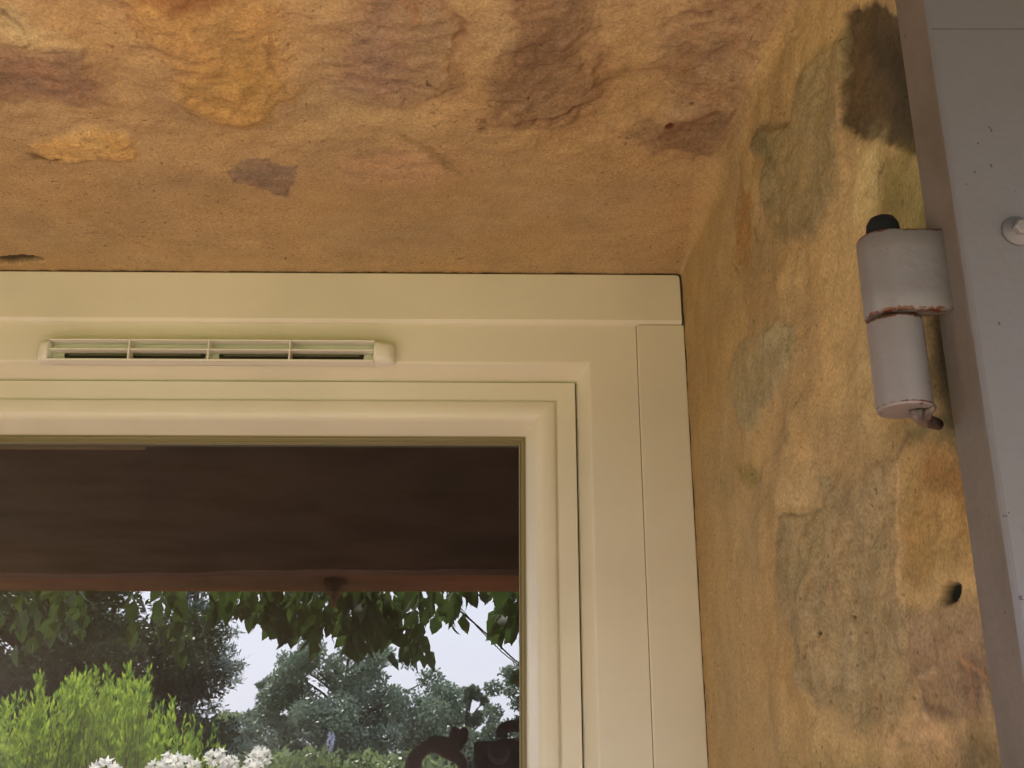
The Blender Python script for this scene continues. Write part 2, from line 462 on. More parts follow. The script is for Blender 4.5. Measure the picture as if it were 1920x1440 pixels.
def build_reveal(parent):
    st = 0.0016
    S = np.arange(-0.86, 0.80, st); Y = np.arange(0.010, YO - 0.045, -st)
    ns, ny = len(S), len(Y)
    SS, YY = np.meshgrid(S, Y, indexing='ij')
    jam = sstep(-.02, .04, SS)
    colr = BASE_S[None, None, :] * (1 - jam[..., None]) + BASE_J[None, None, :] * jam[..., None]
    # slow colour drift and brush-like streaks of the render
    k1 = fbm(SS, YY, 7, 4, 3)[..., None]; k2 = fbm(SS * .35, YY, 60, 4, 9)[..., None]; k3 = fbm(SS, YY, 24, 4, 5)[..., None]
    colr = colr * (1 + .12 * k1 + .07 * k2 + .12 * k3)
    colr = colr * (1 + np.array([.05, 0, -.10]) * fbm(SS, YY, 11, 3, 21)[..., None])
    ms = jam * sstep(-.20, -.34, YY)
    for sc_, c_, lo, hi, am in ((14, (146,126,96), -.05, .4, .6), (30, (146,122,84), .05, .4, .45), (22, (190,156,108), .1, .4, .25)):
        a_ = (sstep(lo, hi, fbm(SS, YY, sc_, 4, 201 + sc_)) * ms * am)[..., None]
        colr = colr * (1 - a_) + s2l(c_) * a_
    a_ = (sstep(-.1, .35, fbm(SS, YY, 26, 5, 251)) * jam * sstep(-.50, -.60, YY) * .6)[..., None]
    colr = colr * (1 - a_) + s2l((112, 92, 56)) * a_
    out = sstep(-.17, -.34, YY)               # rough part of the lining towards the outside
    H = .0016 * fbm(SS, YY, 9, 3, 31) + out * (.010 * fbm(SS, YY, 8, 4, 41) + .003 * fbm(SS, YY, 26, 4, 43) + .0012 * fbm(SS, YY, 60, 3, 45))
    H += (1 - out) * .0007 * fbm(SS, YY, 40, 3, 47)
    H -= .001 * out
    YJ = YY * (1 - .55 * jam)
    wob1, wob2 = fbm(SS, YJ, 40, 4, 61), fbm(SS, YJ, 40, 4, 67)
    fine = fbm(SS, YJ, 130, 3, 71)
    for pts, c, fe, wb, hh, rg, stg in STONES_AND_SHADE:
        P = [to_sy(*p) for p in pts]
        xs = [p[0] for p in P]; ys = [p[1] for p in P]; mg = .05
        i0, i1 = np.searchsorted(S, min(xs) - mg), np.searchsorted(S, max(xs) + mg)
        j0 = int(max(0, (Y[0] - max(ys) - mg) / st)); j1 = int(min(ny, (Y[0] - min(ys) + mg) / st + 1))
        if i1 <= i0 or j1 <= j0: continue
        sl = (slice(i0, i1), slice(j0, j1))
        d = dist_poly(SS[sl] + wob1[sl] * wb * 1.6, YY[sl] + wob2[sl] * wb * 1.6, P, True) + fine[sl] * wb * .35
        bury = sstep(-.55, -.05, fbm(SS[sl], YY[sl], 34, 4, 301) + np.clip(-d * 30, 0, .5))
        bury = np.maximum(bury, 1.0 if stg >= .9 else 0.0)
        fe = fe * (1.4 if (P[0][0] > 0 and stg < .9) else 1.2)
        m = sstep(fe * 1.3, -fe * 1.3, d + .0022 * fbm(SS[sl], YJ[sl], 200, 2, 303)) * (.35 + .65 * bury)
        seed = int(abs(P[0][0] * 9999)) % 997
        f1 = fbm(SS[sl], YY[sl], 30, 5, seed)[..., None]; f2 = fbm(SS[sl] * .6, YY[sl], 110, 4, seed + 5)[..., None]
        kj = .93 if P[0][0] > 0 else .97
        cc = kj * kj * s2l((c[0] * .94, c[1] * 1.07, min(255, c[2] * 1.10 + 3))) * (1 + .26 * f1 + .20 * f2) * (1 + np.array([.10, 0, -.12]) * fbm(SS[sl], YY[sl], 48, 3, seed + 9)[..., None])
        rg_ = fbm(SS[sl], YJ[sl], 62, 4, seed + 21, True)
        cc = cc * (1 - .20 * sstep(.30, .62, rg_) * sstep(-.3, .3, fbm(SS[sl], YJ[sl], 18, 2, seed + 23)))[..., None]
        cc = cc * (1 - .25 * sstep(.1, .6, fbm(SS[sl], YJ[sl], 260, 2, seed + 31)))[..., None]
        cc = cc * (1 - .18 * np.exp(-((d + .001) / .0018) ** 2) * sstep(-.2, .3, fbm(SS[sl], YJ[sl], 30, 2, seed + 27)))[..., None]
        cc = cc * .87 + .13 * cc.mean(-1, keepdims=True)
        a = (m * stg * (.92 if P[0][0] < 0 else .93))[..., None]
        colr[sl] = colr[sl] * (1 - a) + cc * a
        H[sl] += m * (hh + rg * (1.7 if P[0][0] > 0 else 1.0) * (f2[..., 0] * .35 + fbm(SS[sl], YY[sl], 38, 4, seed + 2) * .9))
    for pts, c, wd, hh, stg in STROKES:
        P = [to_sy(*p) for p in pts]
        xs = [p[0] for p in P]; ys = [p[1] for p in P]; mg = .04
        i0, i1 = np.searchsorted(S, min(xs) - mg), np.searchsorted(S, max(xs) + mg)
        j0 = int(max(0, (Y[0] - max(ys) - mg) / st)); j1 = int(min(ny, (Y[0] - min(ys) + mg) / st + 1))
        if i1 <= i0 or j1 <= j0: continue
        sl = (slice(i0, i1), slice(j0, j1))
        d = dist_poly(SS[sl] + wob1[sl] * .008, YY[sl] + wob2[sl] * .008, P, False)
        m = sstep(wd * 2.2, wd * .3, d + fine[sl] * wd * .8) * (0.6 + .4 * np.clip(fbm(SS[sl], YY[sl], 90, 2, 77) + .5, 0, 1))
        a = (m * stg * .62)[..., None]
        cl_ = s2l(c) * .72; cl_ = cl_ * .75 + .25 * cl_.mean()
        colr[sl] = colr[sl] * (1 - a) + cl_ * a
        H[sl] += m * hh * .8
    for (u, v), r, dep, c in HOLES:
        s0, y0 = to_sy(u, v)
        ra, rb = r if isinstance(r, tuple) else (r, r * 1.3)
        r = ra
        d = np.hypot(SS - s0, (YY - y0) * ra / rb) + fine * r * .15
        m = sstep(r * 1.12, r * .8, d)
        colr = colr * (1 - m[..., None]) + s2l(c) * m[..., None]
        H -= m * dep
    # pits and sand grains
    pit = vnoise(SS * 330, YY * 330, 101) ; pz = vnoise(SS * 14, YY * 14, 111)
    pm = sstep(.935, .97, pit) * sstep(.30, .60, pz)
    colr = colr * (1 - .62 * pm[..., None]); H -= .0012 * pm
    lt = sstep(.97, .99, vnoise(SS * 300, YY * 300, 131)); colr = colr * (1 + .35 * lt[..., None])
    # dirty joint where the plaster meets the frame
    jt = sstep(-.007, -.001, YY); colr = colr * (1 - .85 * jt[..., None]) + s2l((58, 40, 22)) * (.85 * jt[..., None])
    # base surface: soffit, rounded corner, jamb
    R = 0.004 + 0.030 * sstep(0, -.35, YY)
    ang = np.clip((SS / R + 1) * .5, 0, 1) * (math.pi / 2)
    X = np.where(SS < -R, XJ + SS, np.where(SS > R, XJ, XJ - R + R * np.sin(ang)))
    Z = np.where(SS < -R, ZS, np.where(SS > R, ZS - SS, ZS - R + R * np.cos(ang)))
    fixd = sstep(0.004, -.03, YY)
    spl = np.clip((-.40 - YY) / .22, 0, 1)                     # the jamb flares a little towards the outside
    H = H * fixd * (1 - .7 * sstep(-.54, -.62, YY))
    H += (1 - fixd) * .0012 * fbm(SS, YY * .3, 110, 3, 141)
    # the lining turns round the outer arris on to the face of the wall
    RA = .003
    be = np.clip((YO + RA - YY) / (RA * math.pi / 2), 0, 1) * (math.pi / 2)
    over = np.clip(YO + RA - RA * math.pi / 2 - YY, 0, None)
    depth_in = RA * (1 - np.cos(be)) + over                 # how far the surface has moved away from the opening
    YS = np.where(YY > YO + RA, YY, YO + RA - RA * np.sin(be))
    nx, nz = -np.sin(ang), -np.cos(ang)
    H2 = H * np.cos(be) - depth_in - .0115 * spl
    V = np.stack([X + nx * H2, YS - H * np.sin(be), Z + nz * H2], -1).reshape(-1, 3)
    ii = np.arange(ns * ny).reshape(ns, ny)
    Fc = np.stack([ii[:-1, :-1], ii[:-1, 1:], ii[1:, 1:], ii[1:, :-1]], -1).reshape(-1, 4)
    me = np_mesh('reveal', V, Fc)
    ca = me.attributes.new('tint', 'FLOAT_COLOR', 'POINT')
    c4 = np.ones((ns * ny, 4), np.float32); c4[:, :3] = np.clip(colr.reshape(-1, 3), 0.004, .85)
    ca.data.foreach_set('color', c4.ravel())
    return link('reveal', me, M_PL, parent, True)

M_FAC = mat('coarse_plaster', tuple(BASE_J * .9), .95, .2, 6, .35, .004, 60)
M_ROOM = mat('dim_room_plaster', (.22, .17, .155), .9, .2, 1.5, .25)
wall = thing('stone_wall', 'ochre plastered rubble stone wall lining the deep recess round the window', 'wall', (0, 0, ZS))
build_reveal(wall)
WX0, WZ0 = XJ - 1.30, ZS - 1.45              # far sides of the opening
bm = bmesh.new()
HX0, HX1, HZ1 = -5.0, 5.0, 2.6
box(bm, XJ + .030, HX1, YO + .006, .16, GZ - .3, HZ1)
box(bm, HX0, WX0, YO, .16, GZ - .3, HZ1)
box(bm, WX0, XJ + .030, YO + .006, .16, ZS + .030, HZ1)
box(bm, WX0, XJ + .030, YO + .006, .16, GZ - .3, WZ0)
box(bm, WX0, -0.86 + XJ, YO, .012, ZS, ZS + .030)          # plain lining beyond the modelled recess
box(bm, XJ, XJ + .030, YO, .012, WZ0, ZS - .79)
bm_obj('facade', bm, M_FAC, wall)
bm = bmesh.new(); box(bm, WX0 - .04, XJ + .06, YO - .04, -.002, WZ0 + .001, WZ0 + .05, .006, 2)  # unseen sill added to bounce pink light up on to the mouldings
bm_obj('bounce_sill', bm, mat('pink_bounce_stone', (.72, .43, .37), .8, .3, 12, .15, .001, 80), wall)
bm = bmesh.new()                                            # room behind the glass
RX0, RX1, RY1, RZ1 = -6.5, 5.0, 8.4, 1.35
box(bm, RX0, RX1, RY1, RY1 + .1, GZ, RZ1); box(bm, RX1, RX1 + .1, .16, RY1 + .1, GZ, RZ1)
box(bm, RX0 - .1, RX0, .16, RY1, GZ, -.8); box(bm, RX0 - .1, RX0, .16, .3, -.8, RZ1)  # side wall left open out of view, added to let sky light in
box(bm, RX0 - .1, RX1 + .1, .16, RY1 + .1, RZ1, RZ1 + .1); box(bm, RX0 - .1, RX1 + .1, .16, RY1 + .1, GZ - .1, GZ)
bm_obj('interior_wall', bm, M_ROOM, wall)

# ------------------------------------------------------------------ the window
CREAM = (.765, .735, .61)
def upvc():
    m = mat('cream_upvc', CREAM, .38, .45, 3.5, .09, .00012, 500)
    return m
M_F = upvc()
M_GASK = mat('olive_gasket', (.30, .26, .14), .5)
M_DARK = mat('shadow_gap', (.015, .013, .01), .9)
M_JNT = mat('grimy_joint', (.17, .14, .08), .9)

XR, ZT = 0.2115, 0.5275
XL, ZB = XR - 1.29, ZT - 1.43
def ring(name, prof, m, parent, smooth=True, sharp=.5):
    """mitred picture-frame moulding: prof is a list of (inset, y)"""
    bm = bmesh.new()
    loops = []
    for a, y in prof:
        loops.append([bm.verts.new((XL + a, y, ZB + a)), bm.verts.new((XR - a, y, ZB + a)), bm.verts.new((XR - a, y, ZT - a)), bm.verts.new((XL + a, y, ZT - a))])
    for p, q in zip(loops, loops[1:]):
        for k in range(4):
            bm.faces.new((p[k], p[(k + 1) % 4], q[(k + 1) % 4], q[k]))
    o = bm_obj(name, bm, m, parent, smooth)
    o.data.set_sharp_from_angle(angle=sharp)
    return o
def rnd(p0, p1, p2, n=5):
    """curve from p0 to p2 bending at p1"""
    return [tuple((1 - t) ** 2 * np.array(p0) + 2 * t * (1 - t) * np.array(p1) + t * t * np.array(p2)) for t in np.linspace(0, 1, n)]
win = thing('window', 'cream plastic window with mitred mouldings set in the stone recess', 'window', ((XL + XR) / 2, 0, ZB))
# outer frame: flat face, then bevel falling back to the sash
fr = [(.004, .07), (.004, .0)] + rnd((.1065, .0), (.1085, .0), (.1100, .0030)) + rnd((.1175, .0235), (.1190, .0275), (.1205, .0290)) + [(.1215, .030), (.1215, .07)]
ring('outer_frame', fr, M_F, win)
# sash with stepped and rounded mould
sp = [(.1232, .07), (.1232, .0262)] + rnd((.1236, .0250), (.1238, .0245), (.1250, .0245), 4) + \
     rnd((.1425, .0245), (.1445, .0246), (.1452, .0254), 4) + rnd((.1458, .0254), (.1462, .0212), (.1490, .0206), 5) + \
     rnd((.1570, .0206), (.1660, .0215), (.1700, .0300), 9) + rnd((.1780, .0480), (.1790, .0500), (.1795, .0520), 4) + [(.1795, .095), (.1232, .095), (.1232, .07)]
sash = ring('sash', sp, M_F, win)
gk = [(.1797, .060), (.1797, .0535), (.1812, .0535), (.1812, .0560), (.1822, .0560), (.1822, .0535), (.1836, .0535), (.1836, .0585), (.1850, .0585), (.1862, .0570), (.1872, .0570), (.1872, YG)]
ring('gasket', gk, M_GASK, sash, False)
bm = bmesh.new()
ai = .1799
box(bm, XL + ai, XR - ai, YG, YG + .022, ZB + ai, ZT - ai)
def glassmat():
    m = bpy.data.materials.new('window_glass'); m.use_nodes = True
    n = m.node_tree; n.nodes.clear(); L = n.links.new
    o = n.nodes.new('ShaderNodeOutputMaterial')
    g = n.nodes.new('ShaderNodeBsdfGlossy'); g.inputs['Roughness'].default_value = 0.0
    g.inputs['Color'].default_value = (.97, .98, 1, 1)
    t = n.nodes.new('ShaderNodeBsdfTransparent'); t.inputs['Color'].default_value = (.8, .8, .8, 1)
    fr_ = n.nodes.new('ShaderNodeFresnel'); fr_.inputs['IOR'].default_value = 2.28      # both panes of the double glazing together
    ms = n.nodes.new('ShaderNodeMixShader')
    gb = n.nodes.new('ShaderNodeNewGeometry'); mm = n.nodes.new('ShaderNodeMath'); mm.operation = 'MULTIPLY_ADD'
    L(gb.outputs['Backfacing'], mm.inputs[0]); mm.inputs[1].default_value = -1.0; mm.inputs[2].default_value = 1.0
    m2 = n.nodes.new('ShaderNodeMath'); m2.operation = 'MULTIPLY'; L(mm.outputs[0], m2.inputs[0]); L(fr_.outputs[0], m2.inputs[1])
    L(m2.outputs[0], ms.inputs[0]); L(t.outputs[0], ms.inputs[1]); L(g.outputs[0], ms.inputs[2]); L(ms.outputs[0], o.inputs[0])
    tc = n.nodes.new('ShaderNodeTexCoord'); ns = n.nodes.new('ShaderNodeTexNoise'); ns.inputs['Scale'].default_value = 5.0
    ns.inputs['Detail'].default_value = 1
    L(tc.outputs['Object'], ns.inputs['Vector'])
    bp = n.nodes.new('ShaderNodeBump'); bp.inputs['Distance'].default_value = .00010
    L(ns.outputs['Fac'], bp.inputs['Height']); L(bp.outputs[0], g.inputs['Normal'])
    return m
bm_obj('pane', bm, glassmat(), sash)

# the head board above and the side board, on top of the frame
bm = bmesh.new()
zlo = at(900, 606, 1, -.006)[2]
xe = at(1276, 560, 1, -.006)[0]
prof = [(ZT - .0008, .004), (ZT - .0008, -.0055), (ZT - .0022, -.0070), (zlo + .0045, -.0070), (zlo + .0010, -.0040), (zlo, -.0005), (zlo, .0005)]
n = len(prof)
def rows(x, f=0.0):
    return [bm.verts.new((x - (f if i <= 2 else (f * .0)), y, z - (f * .6 if i <= 2 else 0))) for i, (z, y) in enumerate(prof)]
rr = [rows(XL), rows(xe - .0045), rows(xe - .0015, .0), rows(xe, .0030)]
rr[1] = [bm.verts.new((xe - .006, y, z)) for z, y in prof]
for v_ in rr[2][:3]: v_.co.z -= .0008
for v_ in rr[3][:3]: v_.co.x = xe - .0002; v_.co.z -= .0025
for a_, b_ in zip(rr, rr[1:]):
    for k in range(n - 1):
        bm.faces.new((a_[k], b_[k], b_[k + 1], a_[k + 1]))
bm.faces.new(rr[-1]); bm.faces.new(rr[0][::-1])
bmesh.ops.remove_doubles(bm, verts=bm.verts, dist=1e-6)
o = bm_obj('head_board', bm, M_F, win)
xs0 = at(1195, 640, 1, -.004)[0]; zj = at(1230, 609, 1, -.004)[2]
bm = bmesh.new()
box(bm, xs0, XR + .0006, -.0042, .004, ZB, zj, .0012, 2)
bm_obj('side_board', bm, M_F, win)
bm = bmesh.new()
box(bm, xs0 - .0008, xs0, -.0004, .0, ZB, zj)                # dark joint line beside it
box(bm, xe + .0002, XJ + .003, -.002, .003, zj + .001, ZT)
bm_obj('joint_gap', bm, M_JNT, win)

# trickle vent
vx0, vx1 = at(72, 655, 1, -.008)[0], at(740, 655, 1, -.008)[0]
gx0, gx1 = at(93, 655, 1, -.012)[0], at(702, 655, 1, -.012)[0]
vz1, vz0 = at(400, 639, 1, -.012)[2], at(400, 679, 1, -.012)[2]
vent = thing('trickle_vent', 'long slotted cream air vent screwed to the top of the window frame', 'air vent', ((vx0 + vx1) / 2, 0, vz0))
M_V = mat('cream_vent_plastic', (.84, .83, .75), .35, .4, 3, .05)
YF = -.017
bm = bmesh.new()
t = .0012
for (a, b_) in ((vz1 - t, vz1), (vz0, vz0 + .0022)):
    box(bm, gx0, gx1, YF, -.0002, a, b_, .0004, 1)
zm = vz0 + (vz1 - vz0) * .55
bm_obj('rim', bm, M_V, vent)
bm = bmesh.new(); box(bm, gx0, gx1, YF + .001, -.002, zm - .0007, zm + .0007, .0003, 1)
zq = vz0 + (vz1 - vz0) * .80
bm_obj('louvre', bm, M_V, vent)
for u in (243, 392, 544):
    bm = bmesh.new(); x = at(u, 655, 1, -.014)[0]
    box(bm, x - .0009, x + .0009, YF - .0003, -.0003, vz0 + .0018, vz1 - .0008, .0003, 1)
    bm_obj('divider', bm, M_V, vent)
for sgn, xa, xb in ((-1, gx0, vx0), (1, gx1, vx1)):
    bm = bmesh.new()
    n1, n2 = 9, 13
    g_ = []
    for i in range(n1):
        f = i / (n1 - 1); a = f * math.pi / 2
        x = xa + (xb - xa) * math.sin(a)
        dep = (-YF + .001) * max(.04, math.cos(a) ** .55); hh = (vz1 - vz0) / 2 * (1 - .18 * math.sin(a) ** 3)
        row = []
        for j in range(n2):
            b2 = -math.pi / 2 + math.pi * j / (n2 - 1)
            sy = abs(math.cos(b2)) ** .45; sz = math.copysign(abs(math.sin(b2)) ** .6, math.sin(b2))
            row.append(bm.verts.new((x, -.0002 - dep * sy, (vz0 + vz1) / 2 + hh * sz)))
        g_.append(row)
    for i in range(n1 - 1):
        for j in range(n2 - 1):
            bm.faces.new((g_[i][j], g_[i + 1][j], g_[i + 1][j + 1], g_[i][j + 1]))
    bm.faces.new(g_[0]); bm.faces.new(g_[-1])
    bm_obj('end_cap', bm, M_V, vent, True)
# inner tray behind the grille; dark plates paint in the shade of its slots
bm = bmesh.new()
box(bm, gx0, gx1, -.0012, -.0003, vz0, vz1)
bm_obj('back_plate', bm, M_V, vent)
M_SLOT = mat('dark_slot', (.030, .027, .018), .8)
for ua, ub in ((121, 386), (411, 683)):
    bm = bmesh.new()
    xa, xb = at(ua, 660, 1, -.002)[0], at(ub, 660, 1, -.002)[0]
    za, zb = vz0 + .0034, zm + .0054
    r_ = (zb - za) / 2 * .98
    pts = []
    for cx, s0 in ((xb - r_, -1), (xa + r_, 1)):
        for k in range(7):
            a = (-math.pi / 2 + math.pi * k / 6) if s0 == -1 else (math.pi / 2 + math.pi * k / 6)
            pts.append((cx + r_ * math.cos(a), (za + zb) / 2 + r_ * math.sin(a)))
    f0 = [bm.verts.new((x, -.0016, z)) for x, z in pts]; f1 = [bm.verts.new((x, -.0008, z)) for x, z in pts]
    bm.faces.new(f0); bm.faces.new(f1[::-1])
    for k in range(len(pts)): bm.faces.new((f0[k], f0[(k + 1) % len(pts)], f1[(k + 1) % len(pts)], f1[k]))
    so_ = bm_obj('slot', bm, M_SLOT, vent)
    bm = bmesh.new(); box(bm, xa + r_ * .7, xb - r_ * .7, -.0030, -.0018, za + r_ * .9, za + r_ * 1.35)
    bm_obj('flap', bm, mat('olive_flap', (.13, .115, .075), .5), so_)

# ------------------------------------------------------------------ shutter and its hinge
M_SH = weathered_paint('grey_shutter_paint', (.125, .119, .130), (.04, .02, .02), .50, .5, (.12, .10, .08), .5, 5.0)
M_SHE = weathered_paint('grimy_shutter_edge', (.135, .11, .095), (.05, .025, .015), .42, .6, (.065, .05, .03), .7, 14.0)
SX, SYB, SYF = .2220, -.6460, -.6825
shut = thing('window_shutter', 'grey painted wooden shutter folded open against the wall, seen edge on', 'shutter', (SX, SYB, GZ + .8))
bm = bmesh.new()
box(bm, SX, SX + .62, SYF, SYB, -.93, .78, .003, 3)
for v_ in bm.verts:
    v_.co.x += .0006 * math.sin(v_.co.z * 40) if v_.co.x < SX + .01 else 0
o = bm_obj('panel', bm, M_SH, shut); o.data.materials.append(M_SHE)
for p in o.data.polygons:
    if p.normal.x < -.8: p.material_index = 1
zc = at(1820, 55, 1, SYF)[2]
bm = bmesh.new()
tube(bm, [(SX + .002 + .06 * k, SYF + .0001, zc + .0006 * math.sin(k * 2.3)) for k in range(11)], .00035, 6)
bm_obj('board_joint', bm, mat('dirty_joint', (.07, .055, .045), .9), shut)
bp_ = at(1908, 434, 1, SYF)
bm = bmesh.new()
Mx = Matrix.Translation(bp_) @ Matrix.Rotation(math.pi / 2, 4, 'X')
lathe(bm, [(0, 0), (.0075, .0), (.0078, .0008), (.0070, .0018), (.0048, .0022), (.0046, .003), (0, .003)], 40, Mx)
bo = bm_obj('bolt', bm, M_SH, shut, True)
bm = bmesh.new()
lathe(bm, [(0, .0025), (.0040, .0025), (.0040, .0058), (.0032, .0066), (0, .0068)], 6, Mx)
bm_obj('nut', bm, mat('pale_bolt_paint', (.17, .155, .16), .45), bo)

HXc, HYc = .1975, -.652
def hz(v): 
    # height on the vertical axis of the hinge that shows at photo row v
    d = ray(1665 + (v - 440) * .115, v); t_ = (HYc - CP[1]) / d[1]; return float(CP[2] + d[2] * t_)
hr = .0135
z_top, z_mid, z_bot = hz(450), hz(602), hz(772)
hinge = thing('shutter_hinge', 'rusty grey painted pintle hinge of two stacked barrels beside the shutter', 'hinge', (HXc, HYc, z_bot))
Mh = Matrix.Translation((HXc, HYc, 0))
M_H1 = weathered_paint('chipped_hinge_paint', (.155, .140, .138), (.085, .026, .010), .42, .45, (.12, .09, .07), .35, 30.0, [(z_top - .0006, .0022), (z_mid + .0016, .0022)])
M_H2 = weathered_paint('chipped_lower_paint', (.185, .168, .168), (.085, .026, .010), .42, .45, (.14, .10, .09), .35, 30.0, [(z_mid - .0016, .0022), (z_bot + .0016, .0010)])
bm = bmesh.new()
r1 = hr + .0005
def barrel_outline(ins):
    q = r1 - ins; o_ = []
    for k in range(41):                                      # from the front, round the left side, to where the plate leaves at the back
        a = -math.pi / 2 - k / 40 * math.pi * 1.62
        o_.append((HXc + q * math.cos(a), HYc + q * math.sin(a)))
    o_.append((SX + .004, HYc - r1 + .0062)); o_.append((SX + .004, HYc - q))
    for k in range(1, 5): o_.append((SX + .004 + (HXc - SX - .004) * k / 5, HYc - q))
    return o_
lv = [(z_top, .0016), (z_top - .0003, .0006), (z_top - .0012, .0), (z_top - .010, .0), (z_mid + .012, .0), (z_mid + .0022, .0), (z_mid + .0012, .0006), (z_mid + .0008, .0018)]
rings = [[bm.verts.new((x, y, z)) for x, y in barrel_outline(i_)] for z, i_ in lv]
for a_, b_ in zip(rings, rings[1:]):
    for k in range(len(a_)):
        bm.faces.new((a_[k], a_[(k + 1) % len(a_)], b_[(k + 1) % len(a_)], b_[k]))
bm.faces.new(rings[0]); bm.faces.new(rings[-1][::-1])
bm_obj('upper_barrel', bm, M_H1, hinge, True).data.set_sharp_from_angle(angle=.7)
bm = bmesh.new()
lathe(bm, [(0, z_mid - .0008), (hr - .0018, z_mid - .0008), (hr - .0003, z_mid - .0014), (hr, z_mid - .0028), (hr, z_bot + .0012), (hr - .0006, z_bot + .0004), (hr - .0018, z_bot), (hr * .5, z_bot + .0006), (0, z_bot + .0004)], 56, Mh)
bm_obj('lower_barrel', bm, M_H2, hinge, True).data.set_sharp_from_angle(angle=.6)
bm = bmesh.new()
lathe(bm, [(0, z_mid + .0008), (hr * .55, z_mid + .0008), (hr * .55, z_mid - .0008), (0, z_mid - .0008)], 32, Mh)
bm_obj('pin', bm, M_DARK, hinge)
bm = bmesh.new()
zt_ = hz(432)
lathe(bm, [(.0082, z_top - .0006), (.0084, z_top + .0050), (.0080, z_top + .0085), (.0063, z_top + .0115), (.0035, z_top + .0130), (0, z_top + .0134)], 32, Mh)
bm_obj('pin_cap', bm, mat('black_rubber', (.008, .008, .009), .75, .2, 60, .3), hinge, True)
bm = bmesh.new()                                            # twisted iron tang under the barrel running into the wall
tube(bm, [(HXc + .004, HYc - .003, z_bot + .001), (HXc + .006, HYc, z_bot - .0018), (HXc + .011, HYc + .006, z_bot - .0022), (HXc + .022, HYc + .016, z_bot - .0015)], [.0034, .0038, .0036, .003], 10)
tube(bm, [(HXc + .011, HYc - .007, z_bot + .001), (HXc + .009, HYc - .002, z_bot - .0020), (HXc + .012, HYc + .003, z_bot - .002)], [.0022, .0028, .002], 8)
bm_obj('tang', bm, mat('painted_iron', (.14, .10, .085), .5, .5, 150, .6), hinge, True)

# ------------------------------------------------------------------ ground outside
M_TILE = mat('terracotta_terrace', (.28, .205, .182), .8, .3, 3.0, .25, .002, 30)
bm = bmesh.new(); box(bm, -7, 7, -4.6, YO + .3, GZ - .12, GZ)
tag(bm_obj('terrace', bm, M_TILE), 'warm terracotta terrace in front of the house', None, None, 'structure')
def ground_mesh():
    S_ = np.concatenate([np.arange(-400, -40, 20.), np.arange(-40, 40, .8), np.arange(40, 401, 20.)])
    T_ = np.concatenate([np.arange(30, 0, -3.), np.arange(0, -60, -.8), np.arange(-60, -500, -20.)])
    SS, TT = np.meshgrid(S_, T_, indexing='ij')
    near = sstep(-4.4, -7.5, TT) * .62
    zz = GZ - .14 + near + np.where(TT < -8, .12 * fbm(SS, TT, .12, 3, 5), 0)
    V = np.stack([SS, TT, zz], -1).reshape(-1, 3); n1, n2 = SS.shape
    ii = np.arange(n1 * n2).reshape(n1, n2)
    return np_mesh('lawn', V, np.stack([ii[:-1, :-1], ii[:-1, 1:], ii[1:, 1:], ii[1:, :-1]], -1).reshape(-1, 4))
tag(link('lawn', ground_mesh(), mat('lawn_grass', (.10, .13, .035), .9, .2, 1.3, .4, .03, 12, (.18, .165, .07)), None, True), 'green lawn rising gently away from the terrace', None, None, 'structure')

# ------------------------------------------------------------------ porch: rough-hewn beam, rafters and boards
M_WOOD = mat('dark_stained_wood', (.26, .165, .14), .75, .3, 9, .5, .003, 14, (.13, .09, .08), 0, .4, .62, (.25, 1, 1))
M_EDGE = mat('ground_lit_wood', (.22, .075, .03), .8, .3, 6, .4, .003, 18, (.10, .055, .025), 0, .4, .62, (.3, 1, 1))  # light from the ground on the beam's underside, painted in as orange
DB = 1.82
pb0 = mir(500, 1087, DB)                     # lower near edge
pb1 = mir(500, 845, DB)
zb, zt2 = pb0[2], pb1[2] + .24
dep = .30
porch = thing('porch_roof', 'dark wooden porch roof on a rough beam, mirrored in the window pane', 'porch', (0, -DB, GZ))
def beam_mesh():
    xs = np.arange(-4.2, 4.21, .05)
    V = []; k = 0
    for x in xs:
        wv = .022 * fbm(np.array([x]), np.array([.3]), 2.6, 4, 3)[0]
        prof = [(-DB, zt2), (-DB - .004, zb + .18), (-DB, zb + .020 + wv), (-DB - .012, zb + .008 + wv * .8), (-DB - .10, zb - .004), (-DB - .22, zb + .0), (-DB - dep + .02, zb + .006), (-DB - dep, zb + .04), (-DB - dep, zt2)]
        V += [(x, y, z) for y, z in prof]
    n = len(prof); m_ = len(xs)
    Fc = []
    for i in range(m_ - 1):
        for j in range(n):
            j2 = (j + 1) % n
            Fc.append((i * n + j, i * n + j2, (i + 1) * n + j2, (i + 1) * n + j))
    me = np_mesh('beam', np.array(V), np.array(Fc))
    return me
bme = beam_mesh()
bo = link('beam', bme, M_WOOD, porch, True)
bme.materials.append(M_EDGE)
for p in bme.polygons:
    if (p.index % 9) in (3, 4, 5): p.material_index = 1
bme.set_sharp_from_angle(angle=.5)
for x in (-3.4, 3.2):
    bm = bmesh.new(); box(bm, x - .09, x + .09, -DB - .24, -DB - .06, GZ, zb + .01, .008, 1); bm_obj('post', bm, M_WOOD, porch)
yr0, yr1 = YO - .003, -DB - .55
zr0, zr1 = zt2 + .42, zt2 - .02
bm = bmesh.new()
rv = [bm.verts.new(q) for q in ((-4.4, yr0, zr0 + .13), (4.4, yr0, zr0 + .13), (4.4, yr1, zr1 + .13), (-4.4, yr1, zr1 + .13))]
f_ = bm.faces.new(rv)
e_ = bmesh.ops.extrude_face_region(bm, geom=[f_])
for g in e_['geom']:
    if isinstance(g, bmesh.types.BMVert): g.co.z += .05
bm_obj('roof_boards', bm, M_WOOD, porch)
